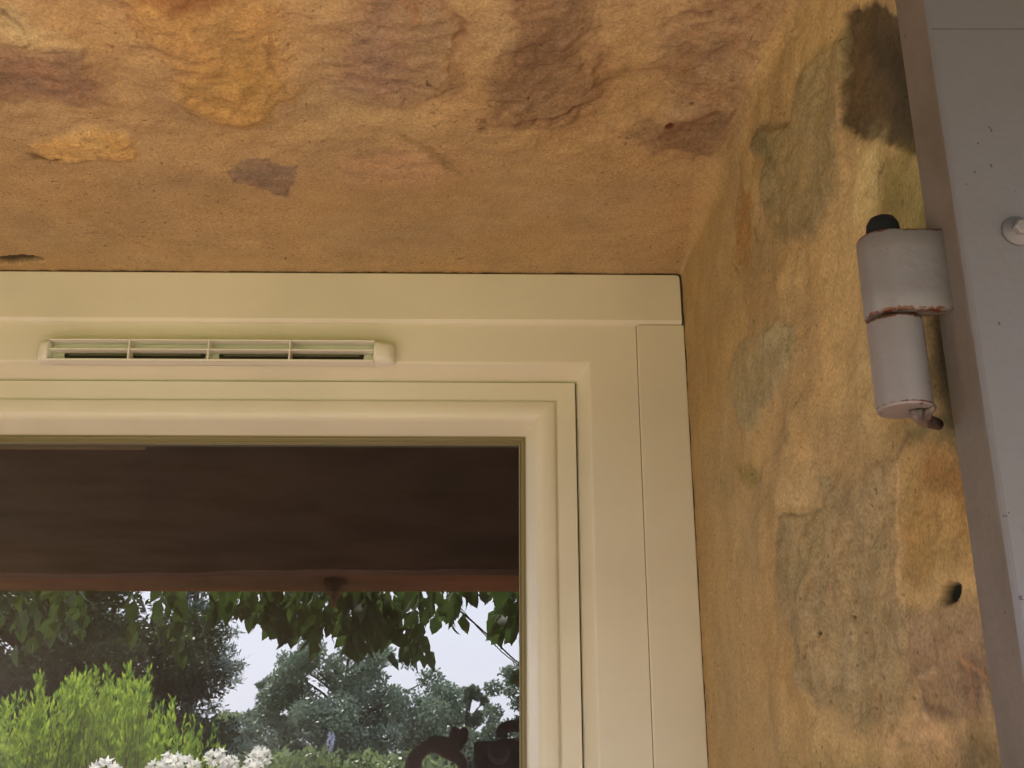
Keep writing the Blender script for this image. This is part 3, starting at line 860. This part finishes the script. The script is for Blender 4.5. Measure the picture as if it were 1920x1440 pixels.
for i in range(14):
    x = -4.1 + i * .62
    bm = bmesh.new()
    vs = []
    for dx in (-.035, .035):
        for (y, z) in ((yr0, zr0), (yr0, zr0 + .128), (yr1, zr1 + .128), (yr1, zr1)):
            vs.append(bm.verts.new((x + dx, y, z)))
    for q in ((0, 1, 2, 3), (7, 6, 5, 4), (0, 4, 5, 1), (1, 5, 6, 2), (2, 6, 7, 3), (3, 7, 4, 0)):
        bm.faces.new([vs[k] for k in q])
    bm_obj('rafter', bm, M_WOOD, porch)
hk = mir(632, 1096, DB + .10)
bm = bmesh.new()
lathe(bm, [(0, zb + .012), (.034, zb + .010), (.032, zb - .012), (.022, zb - .034), (.008, zb - .05), (.006, zb - .07), (0, zb - .07)], 24, Matrix.Translation((hk[0], -DB - .06, 0)))
tag(bm_obj('ceiling_hook', bm, mat('rusty_brass', (.16, .07, .02), .5, .5, 40, .5), None, True), 'small rusty cup-shaped hook mount under the porch beam', 'hook')

# ------------------------------------------------------------------ foliage
def leaf_quads(P, size, aspect=2.0, down=0.0, seed=1, up=0.0, shape='diamond'):
    """pointed leaves (6-vertex blades folded along the rib) at points P"""
    g = np.random.default_rng(seed)
    n = len(P)
    d = g.normal(size=(n, 3)); d[:, 2] = d[:, 2] * (1 - min(1, down + up) * .5) - down * 1.8 + up * 1.8
    d /= np.linalg.norm(d, axis=1)[:, None]
    q = g.normal(size=(n, 3)); s_ = np.cross(d, q); s_ /= np.linalg.norm(s_, axis=1)[:, None]
    nn = np.cross(s_, d)
    L = (size * g.uniform(.6, 1.25, n))[:, None]; W = L / aspect
    P = np.asarray(P)
    a = P; b1 = P + d * L * .38 + s_ * W * .5 + nn * W * .12; b2 = P + d * L * .38 - s_ * W * .5 + nn * W * .12
    c1 = P + d * L * .72 + s_ * W * .30 + nn * W * .05; c2 = P + d * L * .72 - s_ * W * .30 + nn * W * .05
    e = P + d * L - nn * L * .08
    m1 = P + d * L * .38; m2 = P + d * L * .72
    V = np.stack([a, b1, b2, c1, c2, e, m1, m2], 1).reshape(-1, 3)
    o = (np.arange(n) * 8)[:, None]
    tri = np.array([[0, 1, 6], [0, 6, 2], [1, 3, 7], [1, 7, 6], [6, 7, 4], [6, 4, 2], [3, 5, 7], [7, 5, 4]])
    Fc = (o[:, None, :] + tri[None]).reshape(-1, 3)
    return V, Fc
def simple_leaves(P, size, aspect, seed, up=0.0, flat=0.0):
    g = np.random.default_rng(seed); n = len(P); P = np.asarray(P)
    d = g.normal(size=(n, 3)); d[:, 2] = d[:, 2] * (1 - flat) + up * 2.2
    d /= np.linalg.norm(d, axis=1)[:, None]
    q = g.normal(size=(n, 3)); s_ = np.cross(d, q); s_ /= np.linalg.norm(s_, axis=1)[:, None]
    L = (size * g.uniform(.5, 1.4, n))[:, None]; W = L / aspect
    V = np.stack([P, P + d * L * .5 + s_ * W * .5, P + d * L, P + d * L * .5 - s_ * W * .5], 1).reshape(-1, 3)
    return V, np.arange(n * 4).reshape(n, 4)
def in_clumps(cl, n, g, thick=.55):
    cl = np.array(cl); k = g.integers(0, len(cl), n)
    vol = cl[:, 3] ** 2; k = g.choice(len(cl), n, p=vol / vol.sum())
    d = g.normal(size=(n, 3)); d /= np.linalg.norm(d, axis=1)[:, None]
    r = cl[k, 3] * (1 - thick * g.random(n) ** 1.5)
    return cl[k, :3] + d * r[:, None] * np.array([1, 1, .75])

def tree(name, label, cat, u, vtop, wpx, D, m, gz, n=16000, leaf=.10, asp=2.2, kind='cone', nclump=60, group=None, seed=1, base=.12, barkc=(.07, .05, .035), up=0.0):
    g = np.random.default_rng(seed)
    top = mir(u, vtop, D); R = wpx / F * (D + 1.28) / 2 * 1.02
    H = top[2] - gz
    root = thing(name, label, cat, (top[0], -D, gz), group)
    cl = []
    for i in range(nclump):
        t_ = g.uniform(base, .97)
        if kind == 'cone': rr_ = R * (1 - t_) ** .75 * 1.0 + R * .05
        elif kind == 'round': rr_ = R * math.sin(math.pi * min(1, .18 + t_ * .8)) ** .6
        else: rr_ = R * (1 - .55 * t_ ** 2)
        a = g.uniform(0, 2 * math.pi); q = math.sqrt(g.random()) * rr_
        sz = R * g.uniform(.12, .26) * (1.15 - .6 * t_)
        cl.append((top[0] + q * math.cos(a), -D + q * math.sin(a), gz + H * t_ - sz * .3, sz))
    bm = bmesh.new()
    tube(bm, [(top[0] + .02 * H * math.sin(k), -D + .015 * H * math.cos(2 * k), gz - .1 + H * .97 * k / 6) for k in range(7)], [H * .028 * (1.15 - k / 6) + .004 for k in range(7)], 9)
    for (x, y, z, s_) in cl[::2]:
        zs = max(gz + H * .08, z - .35 * math.hypot(x - top[0], y + D) - .1 * H)
        zs = gz + (zs - gz)
        tube(bm, [(top[0], -D, zs), ((top[0] + x) / 2, (-D + y) / 2, (zs + z) / 2 + .02 * H), (x, y, z)], [H * .010, H * .006, H * .002], 5)
    bm_obj('trunk', bm, mat(name + '_bark', barkc, .9, .2, 10, .4), root, True)
    P = in_clumps(cl, n, g)
    V, Fc = simple_leaves(P, leaf, asp, seed + 3, up)
    link('crown', np_mesh('crown', V, Fc), m, root)
    return root

GG = GZ + .48
M_GREY = leafmat('haze_grey_leaves', (.25, .32, .24), (.14, .20, .14), .25, 1.2)  # distance haze put into the leaf colour as extra grey
M_CONI = leafmat('blue_green_needles', (.30, .37, .33), (.15, .21, .18), .15, 1.6)
M_DARKL = leafmat('dark_evergreen_leaves', (.050, .075, .028), (.022, .036, .016), .25, 2.0)
M_LIME = leafmat('lime_sprays', (.46, .60, .08), (.11, .22, .035), .42, 13.0)
M_VINE = leafmat('vine_leaves', (.075, .125, .030), (.035, .07, .018), .40, 6.0)
M_MID = leafmat('mid_green_leaves', (.30, .38, .17), (.15, .21, .09), .3, 1.5)

tree('broadleaf_tree', 'tall grey-green tree with pointed irregular crown in the middle of the mirrored garden', 'tree', 660, 1185, 420, 21, M_GREY, GG, 80000, .080, 1.8, 'round', 130, 'mirrored garden trees', 5, .05)
tree('broadleaf_tree', 'lower grey-green tree crowding the left flank of the pointed middle tree', 'tree', 520, 1262, 190, 23, M_GREY, GG, 22000, .085, 1.8, 'round', 45, 'mirrored garden trees', 6, .05)
tree('broadleaf_tree', 'small far tree just right of the pointed middle tree', 'tree', 795, 1325, 110, 30, M_GREY, GG, 20000, .090, 1.8, 'round', 70, 'mirrored garden trees', 8, .05)
tree('broadleaf_tree', 'rounded green tree above the raised hand in the mirrored garden', 'tree', 880, 1280, 130, 24, M_GREY, GG, 26000, .075, 1.8, 'round', 90, 'mirrored garden trees', 9, .05)
tree('broadleaf_tree', 'taller tree half hidden by the right edge of the glass', 'tree', 1005, 1215, 230, 22, M_GREY, GG, 36000, .075, 1.8, 'round', 110, 'mirrored garden trees', 10, .05)
tree('broadleaf_tree', 'broad leafy tree filling the gap behind the blue-green conifer', 'tree', 430, 1330, 260, 27, M_MID, GG, 22000, .095, 1.8, 'round', 45, 'mirrored garden trees', 14, .02)
# blue-green conifer: flat spiky branches
def conifer(u, vtop, wpx, D, gz, m, seed, label, nb=110):
    g = np.random.default_rng(seed)
    top = mir(u, vtop, D); R = wpx / F * (D + 1.28) / 2; H = top[2] - gz
    root = thing('conifer', label, 'conifer', (top[0], -D, gz))
    bm = bmesh.new()
    tube(bm, [(top[0], -D, gz - .1), (top[0] + .05, -D, gz + H * .5), (top[0], -D, gz + H)], [H * .03, H * .018, .01], 9)
    P = []; 
    for i in range(nb):
        t_ = g.uniform(.06, .98); a = g.uniform(0, 2 * math.pi); L = R * (1 - t_) ** .6 * g.uniform(.65, 1.15) + .15
        z0 = gz + H * t_
        for k in range(46):
            f = g.uniform(.15, 1) ; wd = L * .20 * (1.05 - f)
            x = f * L; y = g.normal() * wd; z = -.16 * L * f + .20 * L * f * f + g.normal() * wd * .22
            for q in range(3):
                P.append((top[0] + x * math.cos(a) - y * math.sin(a) + g.normal() * .02, -D + x * math.sin(a) + y * math.cos(a) + g.normal() * .02, z0 + z + g.normal() * .03))
        tube(bm, [(top[0], -D, z0), (top[0] + .6 * L * math.cos(a), -D + .6 * L * math.sin(a), z0 - .05 * L), (top[0] + L * math.cos(a), -D + L * math.sin(a), z0 + .04 * L)], [.02, .012, .004], 4)
    bm_obj('trunk', bm, mat('conifer_bark', (.06, .045, .035), .9), root)
    V, Fc = simple_leaves(np.array(P), .11, 5.0, seed + 1, .12)
    link('crown', np_mesh('crown', V, Fc), m, root)
conifer(378, 985, 270, 15, GG, M_CONI, 21, 'blue-green conifer with spiky layered branches against the bright sky')
tree('evergreen_tree', 'big dark evergreen tree shading the left of the mirrored garden', 'tree', 90, 1010, 700, 13, M_DARKL, GG, 150000, .080, 2.4, 'round', 250, None, 31, .22)

# lime green weeping bush
def lime_bush():
    D = 7.2; g = np.random.default_rng(51)
    root = thing('weeping_bush', 'bright lime green feathery bush below the dark evergreen tree', 'bush', (mir(130, 1400, D)[0], -D, GG - .05))
    P = []; bm = bmesh.new()
    sp = [(u, v) for u, v in ((-60,1380),(-20,1345),(20,1325),(45,1300),(62,1330),(100,1298),(128,1268),(150,1262),(168,1290),(196,1258),(215,1272),(234,1252),(258,1275),(285,1305),(305,1335),(325,1370),(335,1400),(60,1340),(150,1330),(230,1320),(280,1370),(10,1370),(100,1390),(190,1380),(40,1400),(250,1400))]
    for u, v in sp:
        for rep in range(9):
            uu, vv = u + g.normal() * 16, v + abs(g.normal()) * 26
            Dd = D + g.uniform(-.7, .7)
            t_ = mir(uu, vv, Dd); bx = t_[0] + g.normal() * .08
            hgt = t_[2] - GG
            n = int(max(40, 210 * hgt / 2))
            ln = g.random(n) ** .8
            lean = g.normal() * .10
            for f in ln:
                spread = .008 + .060 * (1 - f) ** .7
                P.append((bx + lean * f * f + g.normal() * spread, t_[1] + g.normal() * spread, GG + hgt * f))
            if rep % 3 == 0:
                tube(bm, [(bx, t_[1], GG - .05), (bx + lean * .3, t_[1], GG + hgt * .5), (bx + lean, t_[1], GG + hgt * .95)], [.012, .007, .002], 5)
    bm_obj('stems', bm, mat('bush_stem', (.12, .08, .04), .9), root)
    V, Fc = simple_leaves(np.array(P), .060, 4.0, 53, 1.6)
    link('foliage', np_mesh('foliage', V, Fc), M_LIME, root)
lime_bush()

# vine hanging from the edge of the porch roof
def vine():
    g = np.random.default_rng(61)
    root = thing('hanging_vine', 'dark vine with pointed leaves hanging in a fringe below the porch beam', 'vine', (0, -2.5, zb + .1))
    regs = [([(418,1090),(640,1090),(880,1090),(905,1135),(868,1140),(845,1172),(822,1185),(818,1235),(800,1262),(770,1250),(748,1215),(690,1226),(655,1232),(640,1205),(612,1190),(590,1222),(560,1205),(530,1210),(490,1188),(450,1168),(420,1150)], 760),
            ([(905,1090),(1040,1090),(1040,1200),(985,1208),(930,1205),(918,1175),(938,1155),(905,1140)], 150),
            ([(800,1090),(1040,1090),(1000,1130),(930,1128),(870,1122)], 30),
            ([(-60,1090),(430,1090),(425,1180),(425,1300),(405,1335),(370,1310),(330,1270),(280,1230),(200,1225),(100,1215),(-60,1260)], 150)]
    P = []
    for poly, n in regs:
        us = [p[0] for p in poly]; vs = [p[1] for p in poly]; c = 0; guard = 0
        while c < n and guard < 4000:                       # leaves come in hanging shoots, so that sky shows between them
            guard += 1
            uu = g.uniform(min(us), max(us)); uu += 9 * math.sin(uu / 7.0); shoot = g.integers(6, 13); v0 = g.uniform(1085, 1115)
            D0 = g.uniform(2.25, 3.0); dr = g.normal() * 1.6
            for k in range(shoot):
                vv = v0 + k * g.uniform(10, 16); u2 = uu + dr * k + g.normal() * 5
                if dist_poly(np.array([u2]), np.array([vv + 8]), poly, True)[0] < 0:
                    P.append(mir(u2, vv - 18, D0 + g.normal() * .04)); c += 1
    extra = [(735,1235),(760,1240),(790,1238),(780,1248),(650,1215),(665,1225),(585,1200),(535,1190),(845,1150),(868,1165),(842,1175),(812,1150),(925,1180),(945,1195),(975,1185),(960,1160)]
    for u, v in extra: P.append(mir(u, v - 14, 2.5 + g.normal() * .1))
    V, Fc = leaf_quads(np.array(P), .074, 1.6, 1.3, 63)
    lf = link('leaves', np_mesh('leaves', V, Fc), M_VINE, root)
    Pb = [mir(958, 1262, 2.2), mir(975, 1255, 2.2), mir(985, 1262, 2.25)]
    V, Fc = leaf_quads(np.array(Pb), .085, 1.6, .1, 66)
    link('leaves', np_mesh('leaves', V, Fc), M_VINE, root)
    bm = bmesh.new()
    for k in range(7):
        u0 = -50 + k * 150
        pts = [mir(u0 + j * 40, 1085 + 8 * math.sin(j * 1.3 + k) , 2.4 + .03 * k) for j in range(6)]
        tube(bm, pts, [.006, .006, .005, .005, .004, .003], 6)
    tube(bm, [mir(845, 1132, 2.6), mir(885, 1165, 2.6), mir(925, 1200, 2.6), mir(965, 1238, 2.6), mir(1000, 1262, 2.6)], [.004, .0035, .003, .003, .0025], 6)
    tube(bm, [mir(852, 1128, 2.6), mir(895, 1176, 2.62), mir(940, 1222, 2.6), mir(990, 1262, 2.6)], [.002, .002, .002, .002], 6)
    bm_obj('stem', bm, mat('vine_stem', (.05, .04, .025), .9), root)
vine()

# garden beds, hedge, agapanthus
def hedge(name, label, x0, x1, y0, y1, z0, z1, n, m, leaf, seed):
    g = np.random.default_rng(seed)
    P = np.stack([g.uniform(x0, x1, n), g.uniform(y0, y1, n), z0 + (z1 - z0) * g.random(n) ** .6], 1)
    hh = .7 + .3 * fbm(P[:, 0], P[:, 1], .6, 3, seed)
    P[:, 2] = z0 + (P[:, 2] - z0) * hh
    V, Fc = simple_leaves(P, leaf, 2.0, seed, .2)
    root = thing(name, label, 'hedge', ((x0 + x1) / 2, (y0 + y1) / 2, z0))
    link('foliage', np_mesh('foliage', V, Fc), m, root)
    mst = mat('hedge_stem', (.06, .045, .03), .9)
    for x in np.arange(x0 + .2, x1, .9):
        bm = bmesh.new()
        tube(bm, [(x, (y0 + y1) / 2, z0 - .1), (x + .05, (y0 + y1) / 2, z0 + (z1 - z0) * .7)], [.03, .012], 6)
        bm_obj('stem', bm, mst, root)
hedge('hedge', 'loose green hedge across the far end of the lawn', -16, 14, -18.5, -17.0, GG - .1, .30, 26000, M_MID, .14, 81)
hedge('hedge', 'low yellowish shrubs behind the photographer', -1.6, 1.6, -11.2, -10.2, GG - .1, .10, 9000, leafmat('yellowish_leaves', (.28, .30, .10), (.09, .13, .03), .35, 2.5), .07, 82)

M_PET = leafmat('white_petals', (.92, .92, .88), (.86, .85, .78), .45, 20)
M_BLUP = mat('pale_blue_petals', (.55, .60, .80), .6, .2)
M_STRAP = leafmat('strap_leaves', (.16, .24, .06), (.08, .14, .03), .35, 3)
def flower_proto(name, label, cat, mp, group):
    g = np.random.default_rng(91)
    root = thing(name, label, cat, (0, 0, 0), group)
    P = []
    bm = bmesh.new()
    tube(bm, [(0, 0, -.95), (.01, 0, -.5), (0, 0, 0)], [.006, .005, .004], 6)
    bm_obj('stem', bm, mat(name + '_stem', (.14, .22, .06), .7), root)
    n = 17
    k = np.arange(n) + .5; ph = np.arccos(1 - 1.75 * k / n); th = math.pi * (1 + 5 ** .5) * k
    C = np.stack([np.cos(th) * np.sin(ph), np.sin(th) * np.sin(ph), np.cos(ph)], 1) * .058 * (1 + g.uniform(-.45, .15, n))[:, None]
    V = []; Fc = []
    for c in C:
        d = c / np.linalg.norm(c); a = np.cross(d, [0.3, .2, 1]); a /= np.linalg.norm(a); b = np.cross(d, a)
        for q in range(6):
            t_ = 2 * math.pi * q / 6 + g.uniform(-.2, .2); e = (a * math.cos(t_) + b * math.sin(t_)); s_ = np.cross(d, e)
            i = len(V)
            V += [c - d * .012, c + e * .014 + s_ * .008 + d * .004, c + e * .034 + d * .012, c + e * .014 - s_ * .008 + d * .004]
            Fc.append((i, i + 1, i + 2, i + 3))
    link('bloom', np_mesh('bloom', np.array(V), np.array(Fc)), mp, root)
    V, Fc = [], []
    for q in range(9):
        a = g.uniform(0, 2 * math.pi); L = g.uniform(.35, .55); i = len(V)
        for s_ in range(5):
            f = s_ / 4; x = L * .6 * f; z = -.95 + L * 1.35 * f - L * .75 * f * f; w_ = .011 * (1 - f ** 2) + .001
            for sg in (-1, 1):
                V.append((x * math.cos(a) - sg * w_ * math.sin(a), x * math.sin(a) + sg * w_ * math.cos(a), z))
        for s_ in range(4): Fc.append((i + 2 * s_, i + 2 * s_ + 1, i + 2 * s_ + 3, i + 2 * s_ + 2))
    link('strap_leaf', np_mesh('strap_leaf', np.array(V), np.array(Fc)), M_STRAP, root)
    return root
def dup(root, label):
    r = root.copy(); COL.objects.link(r); r['label'] = label
    for ch in root.children:
        c = ch.copy(); COL.objects.link(c); c.parent = r
    return r
fp = flower_proto('agapanthus', 'white flower head nearest the lime bush, leftmost of the large ones', 'flower', M_PET, 'white flowers at the foot of the glass')
fl = [(322,1432,5.2,.80,None), (356,1440,5.0,.75,'white flower head low between the leftmost and the tall middle one'), (406,1424,5.3,.75,'tall white flower head in the middle of the white row'),
      (430,1432,5.0,.55,'small white flower head right under the tall middle one'), (484,1421,5.2,.75,'white flower head at the right end of the white row'), (472,1442,5.0,.65,'low white flower head left of the right end of the row'),
      (200,1456,4.8,1.1,'broad white flower head cut by the bottom edge below the lime bush'), (300,1446,4.9,.8,'lowest white flower head under the leftmost one')]
for i, (u, v, D, s_, lb) in enumerate(fl):
    o = fp if i == 0 else dup(fp, lb)
    o.location = mir(u, v, D); o.scale = (s_ * 1.3, s_ * 1.3, s_ * 1.2); o.rotation_euler.z = i * 1.3
fb = flower_proto('agapanthus_blue', 'single pale blue flower head on a thin stalk', 'flower', M_BLUP, None)
fb.name = 'blue_agapanthus'
fb.location = mir(620, 1392, 6.5); fb.scale = (.45, .45, 1)
def straps():
    g = np.random.default_rng(97); V, Fc = [], []
    root = thing('strap_leaf_plant', 'clump of narrow upright strap leaves right of the white flowers', 'plant', mir(650, 1450, 5.0))
    for (u, v) in ((628,1405),(640,1412),(655,1425),(668,1408),(676,1400),(690,1415),(700,1405),(684,1428),(615,1424),(520,1410),(535,1420),(505,1402),(665,1432)):
        t_ = mir(u, v, 5.0 + g.normal() * .1); b = np.array([mir(655 + g.normal() * 10, 1500, 5.0)[0], t_[1], GG + .0]); i = len(V)
        for s_ in range(7):
            f = s_ / 6; p = b * (1 - f) + t_ * f; p = p + np.array([0, 0, .10 * math.sin(math.pi * f)]); w_ = .011 * (1 - f ** 2.5) + .0008
            V += [(p[0] - w_, p[1], p[2]), (p[0] + w_, p[1] + .004, p[2])]
        for s_ in range(6): Fc.append((i + 2 * s_, i + 2 * s_ + 1, i + 2 * s_ + 3, i + 2 * s_ + 2))
    link('leaves', np_mesh('leaves', np.array(V), np.array(Fc)), M_STRAP, root)
straps()

# ------------------------------------------------------------------ the photographer, mirrored at the lower right of the glass
M_SKIN = mat('backlit_skin', (.12, .072, .058), .55, .3, 12, .12)  # skin colour darkened so the backlit hands read as a silhouette
M_SHIRT = mat('dark_shirt', (.035, .028, .028), .9, .2, 8, .3)
M_TROU = mat('dark_trousers', (.03, .032, .04), .9, .2, 8, .3)
def skin_mesh(name, nodes, edges, m, parent, root=0, sub=2):
    me = bpy.data.meshes.new(name)
    me.from_pydata([n_[0] for n_ in nodes], edges, [])
    o = link(name, me, m, parent)
    md = o.modifiers.new('Skin', 'SKIN'); md.use_smooth_shade = True
    for i, n_ in enumerate(nodes):
        r = n_[1]; r = r if isinstance(r, tuple) else (r, r)
        me.skin_vertices[0].data[i].radius = r
        me.skin_vertices[0].data[i].use_root = (i == root)
    s_ = o.modifiers.new('Sub', 'SUBSURF'); s_.levels = sub; s_.render_levels = sub
    return o
PX, PY = -.02, -1.62
person = thing('person', 'person in dark clothes holding a camera up with both raised hands', 'person', (PX, PY, GZ))
N, E_ = [], []
def nd(x, y, z, r, p=None):
    N.append(((x, y, z), r)); i = len(N) - 1
    if p is not None: E_.append((p, i))
    return i
pel = nd(PX, PY, -.86, (.15, .11)); wst = nd(PX, PY, -.68, (.135, .10), pel); che = nd(PX, PY - .01, -.50, (.155, .105), wst)
shc = nd(PX, PY, -.37, (.10, .075), che); nk = nd(PX, PY + .01, -.29, .052, shc); hd0 = nd(PX, PY + .03, -.22, (.062, .072), nk); hd1 = nd(PX, PY + .025, -.145, (.074, .088), hd0); hd2 = nd(PX, PY + .015, -.085, (.055, .065), hd1)
for sg in (-1, 1):
    hp = nd(PX + sg * .10, PY, -.95, .085, pel); kn = nd(PX + sg * .11, PY + .02, -1.33, .058, hp); ak = nd(PX + sg * .11, PY, -1.69, .038, kn); to = nd(PX + sg * .12, PY + .15, -1.745, (.035, .024), ak)
# arms and hands; right-hand side of the picture first
def finger(w_, pts, r=.0088):
    p = w_
    for i, q in enumerate(pts):
        p = nd(*q, r * (1 - .10 * i), p)
def at2(u, v, y):
    return tuple(mir(u, v, -y))
for sg in (-1, 1):
    sh = nd(PX + sg * .17, PY, -.37, .055, shc)
    el = nd(PX + sg * .34, PY + .10, -.43, .042, sh)
    if sg < 0:
        fa = nd(-.235, -1.38, -.20, .032, el); wr = nd(-.190, -1.29, -.075, (.024, .021), fa)
        pm = nd(*at2(777, 1418, -1.25), (.020, .016), wr); kn1 = nd(*at2(792, 1398, -1.24), (.018, .014), pm)
        finger(kn1, [at2(815, 1388, -1.235), at2(838, 1390, -1.225), at2(856, 1402, -1.22)], .0125)
        finger(kn1, [at2(812, 1396, -1.250), at2(836, 1400, -1.245), at2(856, 1412, -1.24)], .0110)
        bs = nd(*at2(845, 1412, -1.232), .013, kn1)
        finger(bs, [at2(851, 1388, -1.228), at2(853, 1370, -1.226), at2(856, 1366, -1.222)], .0135)
        finger(bs, [at2(868, 1392, -1.240), at2(871, 1371, -1.238), at2(869, 1367, -1.232)], .0130)
        finger(bs, [at2(866, 1425, -1.226), at2(874, 1445, -1.222)], .0150)
    else:
        fa = nd(.20, -1.38, -.17, .032, el); wr = nd(.150, -1.29, -.045, (.024, .021), fa)
        pm = nd(*at2(1022, 1400, -1.25), (.022, .016), wr); kn1 = nd(*at2(1008, 1382, -1.245), (.019, .014), pm)
        finger(kn1, [at2(985, 1364, -1.24), at2(958, 1359, -1.235), at2(938, 1365, -1.225), at2(936, 1384, -1.215)], .0130)
        finger(kn1, [at2(990, 1372, -1.25), at2(968, 1363, -1.245), at2(946, 1368, -1.235), at2(944, 1386, -1.225)], .0120)
        finger(kn1, [at2(996, 1392, -1.235), at2(972, 1394, -1.225), at2(932, 1392, -1.215)], .0120)
        finger(kn1, [at2(998, 1402, -1.235), at2(976, 1401, -1.225), at2(940, 1402, -1.215)], .0110)
        finger(pm, [at2(1010, 1425, -1.23), at2(985, 1428, -1.215), at2(962, 1424, -1.205)], .0110)
skin_mesh('body', N, E_, M_SKIN, person)
n1 = [((PX, PY, -.90), (.168, .128)), ((PX, PY, -.68), (.152, .118)), ((PX, PY - .01, -.50), (.172, .122)), ((PX, PY, -.37), (.115, .09)),
      ((PX - .18, PY, -.37), .073), ((PX - .28, PY + .06, -.41), .062), ((PX + .18, PY, -.37), .073), ((PX + .28, PY + .06, -.41), .062)]
skin_mesh('shirt', n1, [(0, 1), (1, 2), (2, 3), (3, 4), (4, 5), (3, 6), (6, 7)], M_SHIRT, person)
n2 = [((PX, PY, -.87), (.16, .12)), ((PX - .10, PY, -.97), .10), ((PX - .11, PY + .02, -1.33), .072), ((PX - .11, PY, -1.66), .060), ((PX + .10, PY, -.97), .10), ((PX + .11, PY + .02, -1.33), .072), ((PX + .11, PY, -1.66), .060)]
skin_mesh('trousers', n2, [(0, 1), (1, 2), (2, 3), (0, 4), (4, 5), (5, 6)], M_TROU, person)
n3 = [((PX, PY + .0, -.10), (.078, .085)), ((PX, PY - .03, -.16), (.078, .07)), ((PX, PY - .04, -.22), (.065, .05))]
skin_mesh('hair', n3, [(0, 1), (1, 2)], mat('dark_hair', (.03, .02, .015), .6), person)
for sg in (-1, 1):
    bm = bmesh.new(); lathe(bm, [(0, -.010), (.007, -.007), (.0098, 0), (.007, .007), (0, .010)], 14, Matrix.Translation((PX + sg * .030, PY + .104, -.175))); bm_obj('eye', bm, mat('eye', (.4, .38, .35), .2), person, True)
bm = bmesh.new(); tube(bm, [(PX, PY + .100, -.165), (PX, PY + .118, -.195), (PX, PY + .105, -.205)], [.007, .012, .008], 8); bm_obj('nose', bm, M_SKIN, person, True)
bm = bmesh.new(); tube(bm, [(PX - .022, PY + .096, -.232), (PX, PY + .103, -.232), (PX + .022, PY + .096, -.232)], [.004, .006, .004], 8); bm_obj('mouth', bm, mat('lips', (.25, .09, .07), .5), person, True)

M_CAMB = mat('dark_camera_body', (.03, .03, .032), .4, .5)
pc = thing('compact_camera', 'dark compact camera held between the two raised hands', 'camera', (0, -1.21, .0))
def rotc(bm):
    R_ = Matrix.Translation((0, -1.21, 0)) @ Matrix.Rotation(TH, 4, 'X') @ Matrix.Translation((0, 1.21, 0))
    bmesh.ops.transform(bm, matrix=R_, verts=bm.verts)
bm = bmesh.new(); box(bm, -.050, .062, -1.228, -1.196, -.040, .028, .012, 4); rotc(bm); bm_obj('camera_body', bm, M_CAMB, pc, True).data.set_sharp_from_angle(angle=.7)
bm = bmesh.new(); lathe(bm, [(.024, 0), (.024, .012), (.021, .013), (.021, .024), (.019, .025), (.013, .022), (0, .022)], 36, Matrix.Translation((.004, -1.196, -.004)) @ Matrix.Rotation(-math.pi / 2, 4, 'X')); rotc(bm); bm_obj('lens', bm, M_CAMB, pc, True)
bm = bmesh.new(); lathe(bm, [(0, .0335), (.006, .0335), (.007, .029), (0, .029)], 20, Matrix.Translation((.042, -1.212, 0))); rotc(bm); bm_obj('shutter_button', bm, mat('silver_button', (.5, .5, .5), .3, .5, metallic=1), pc)
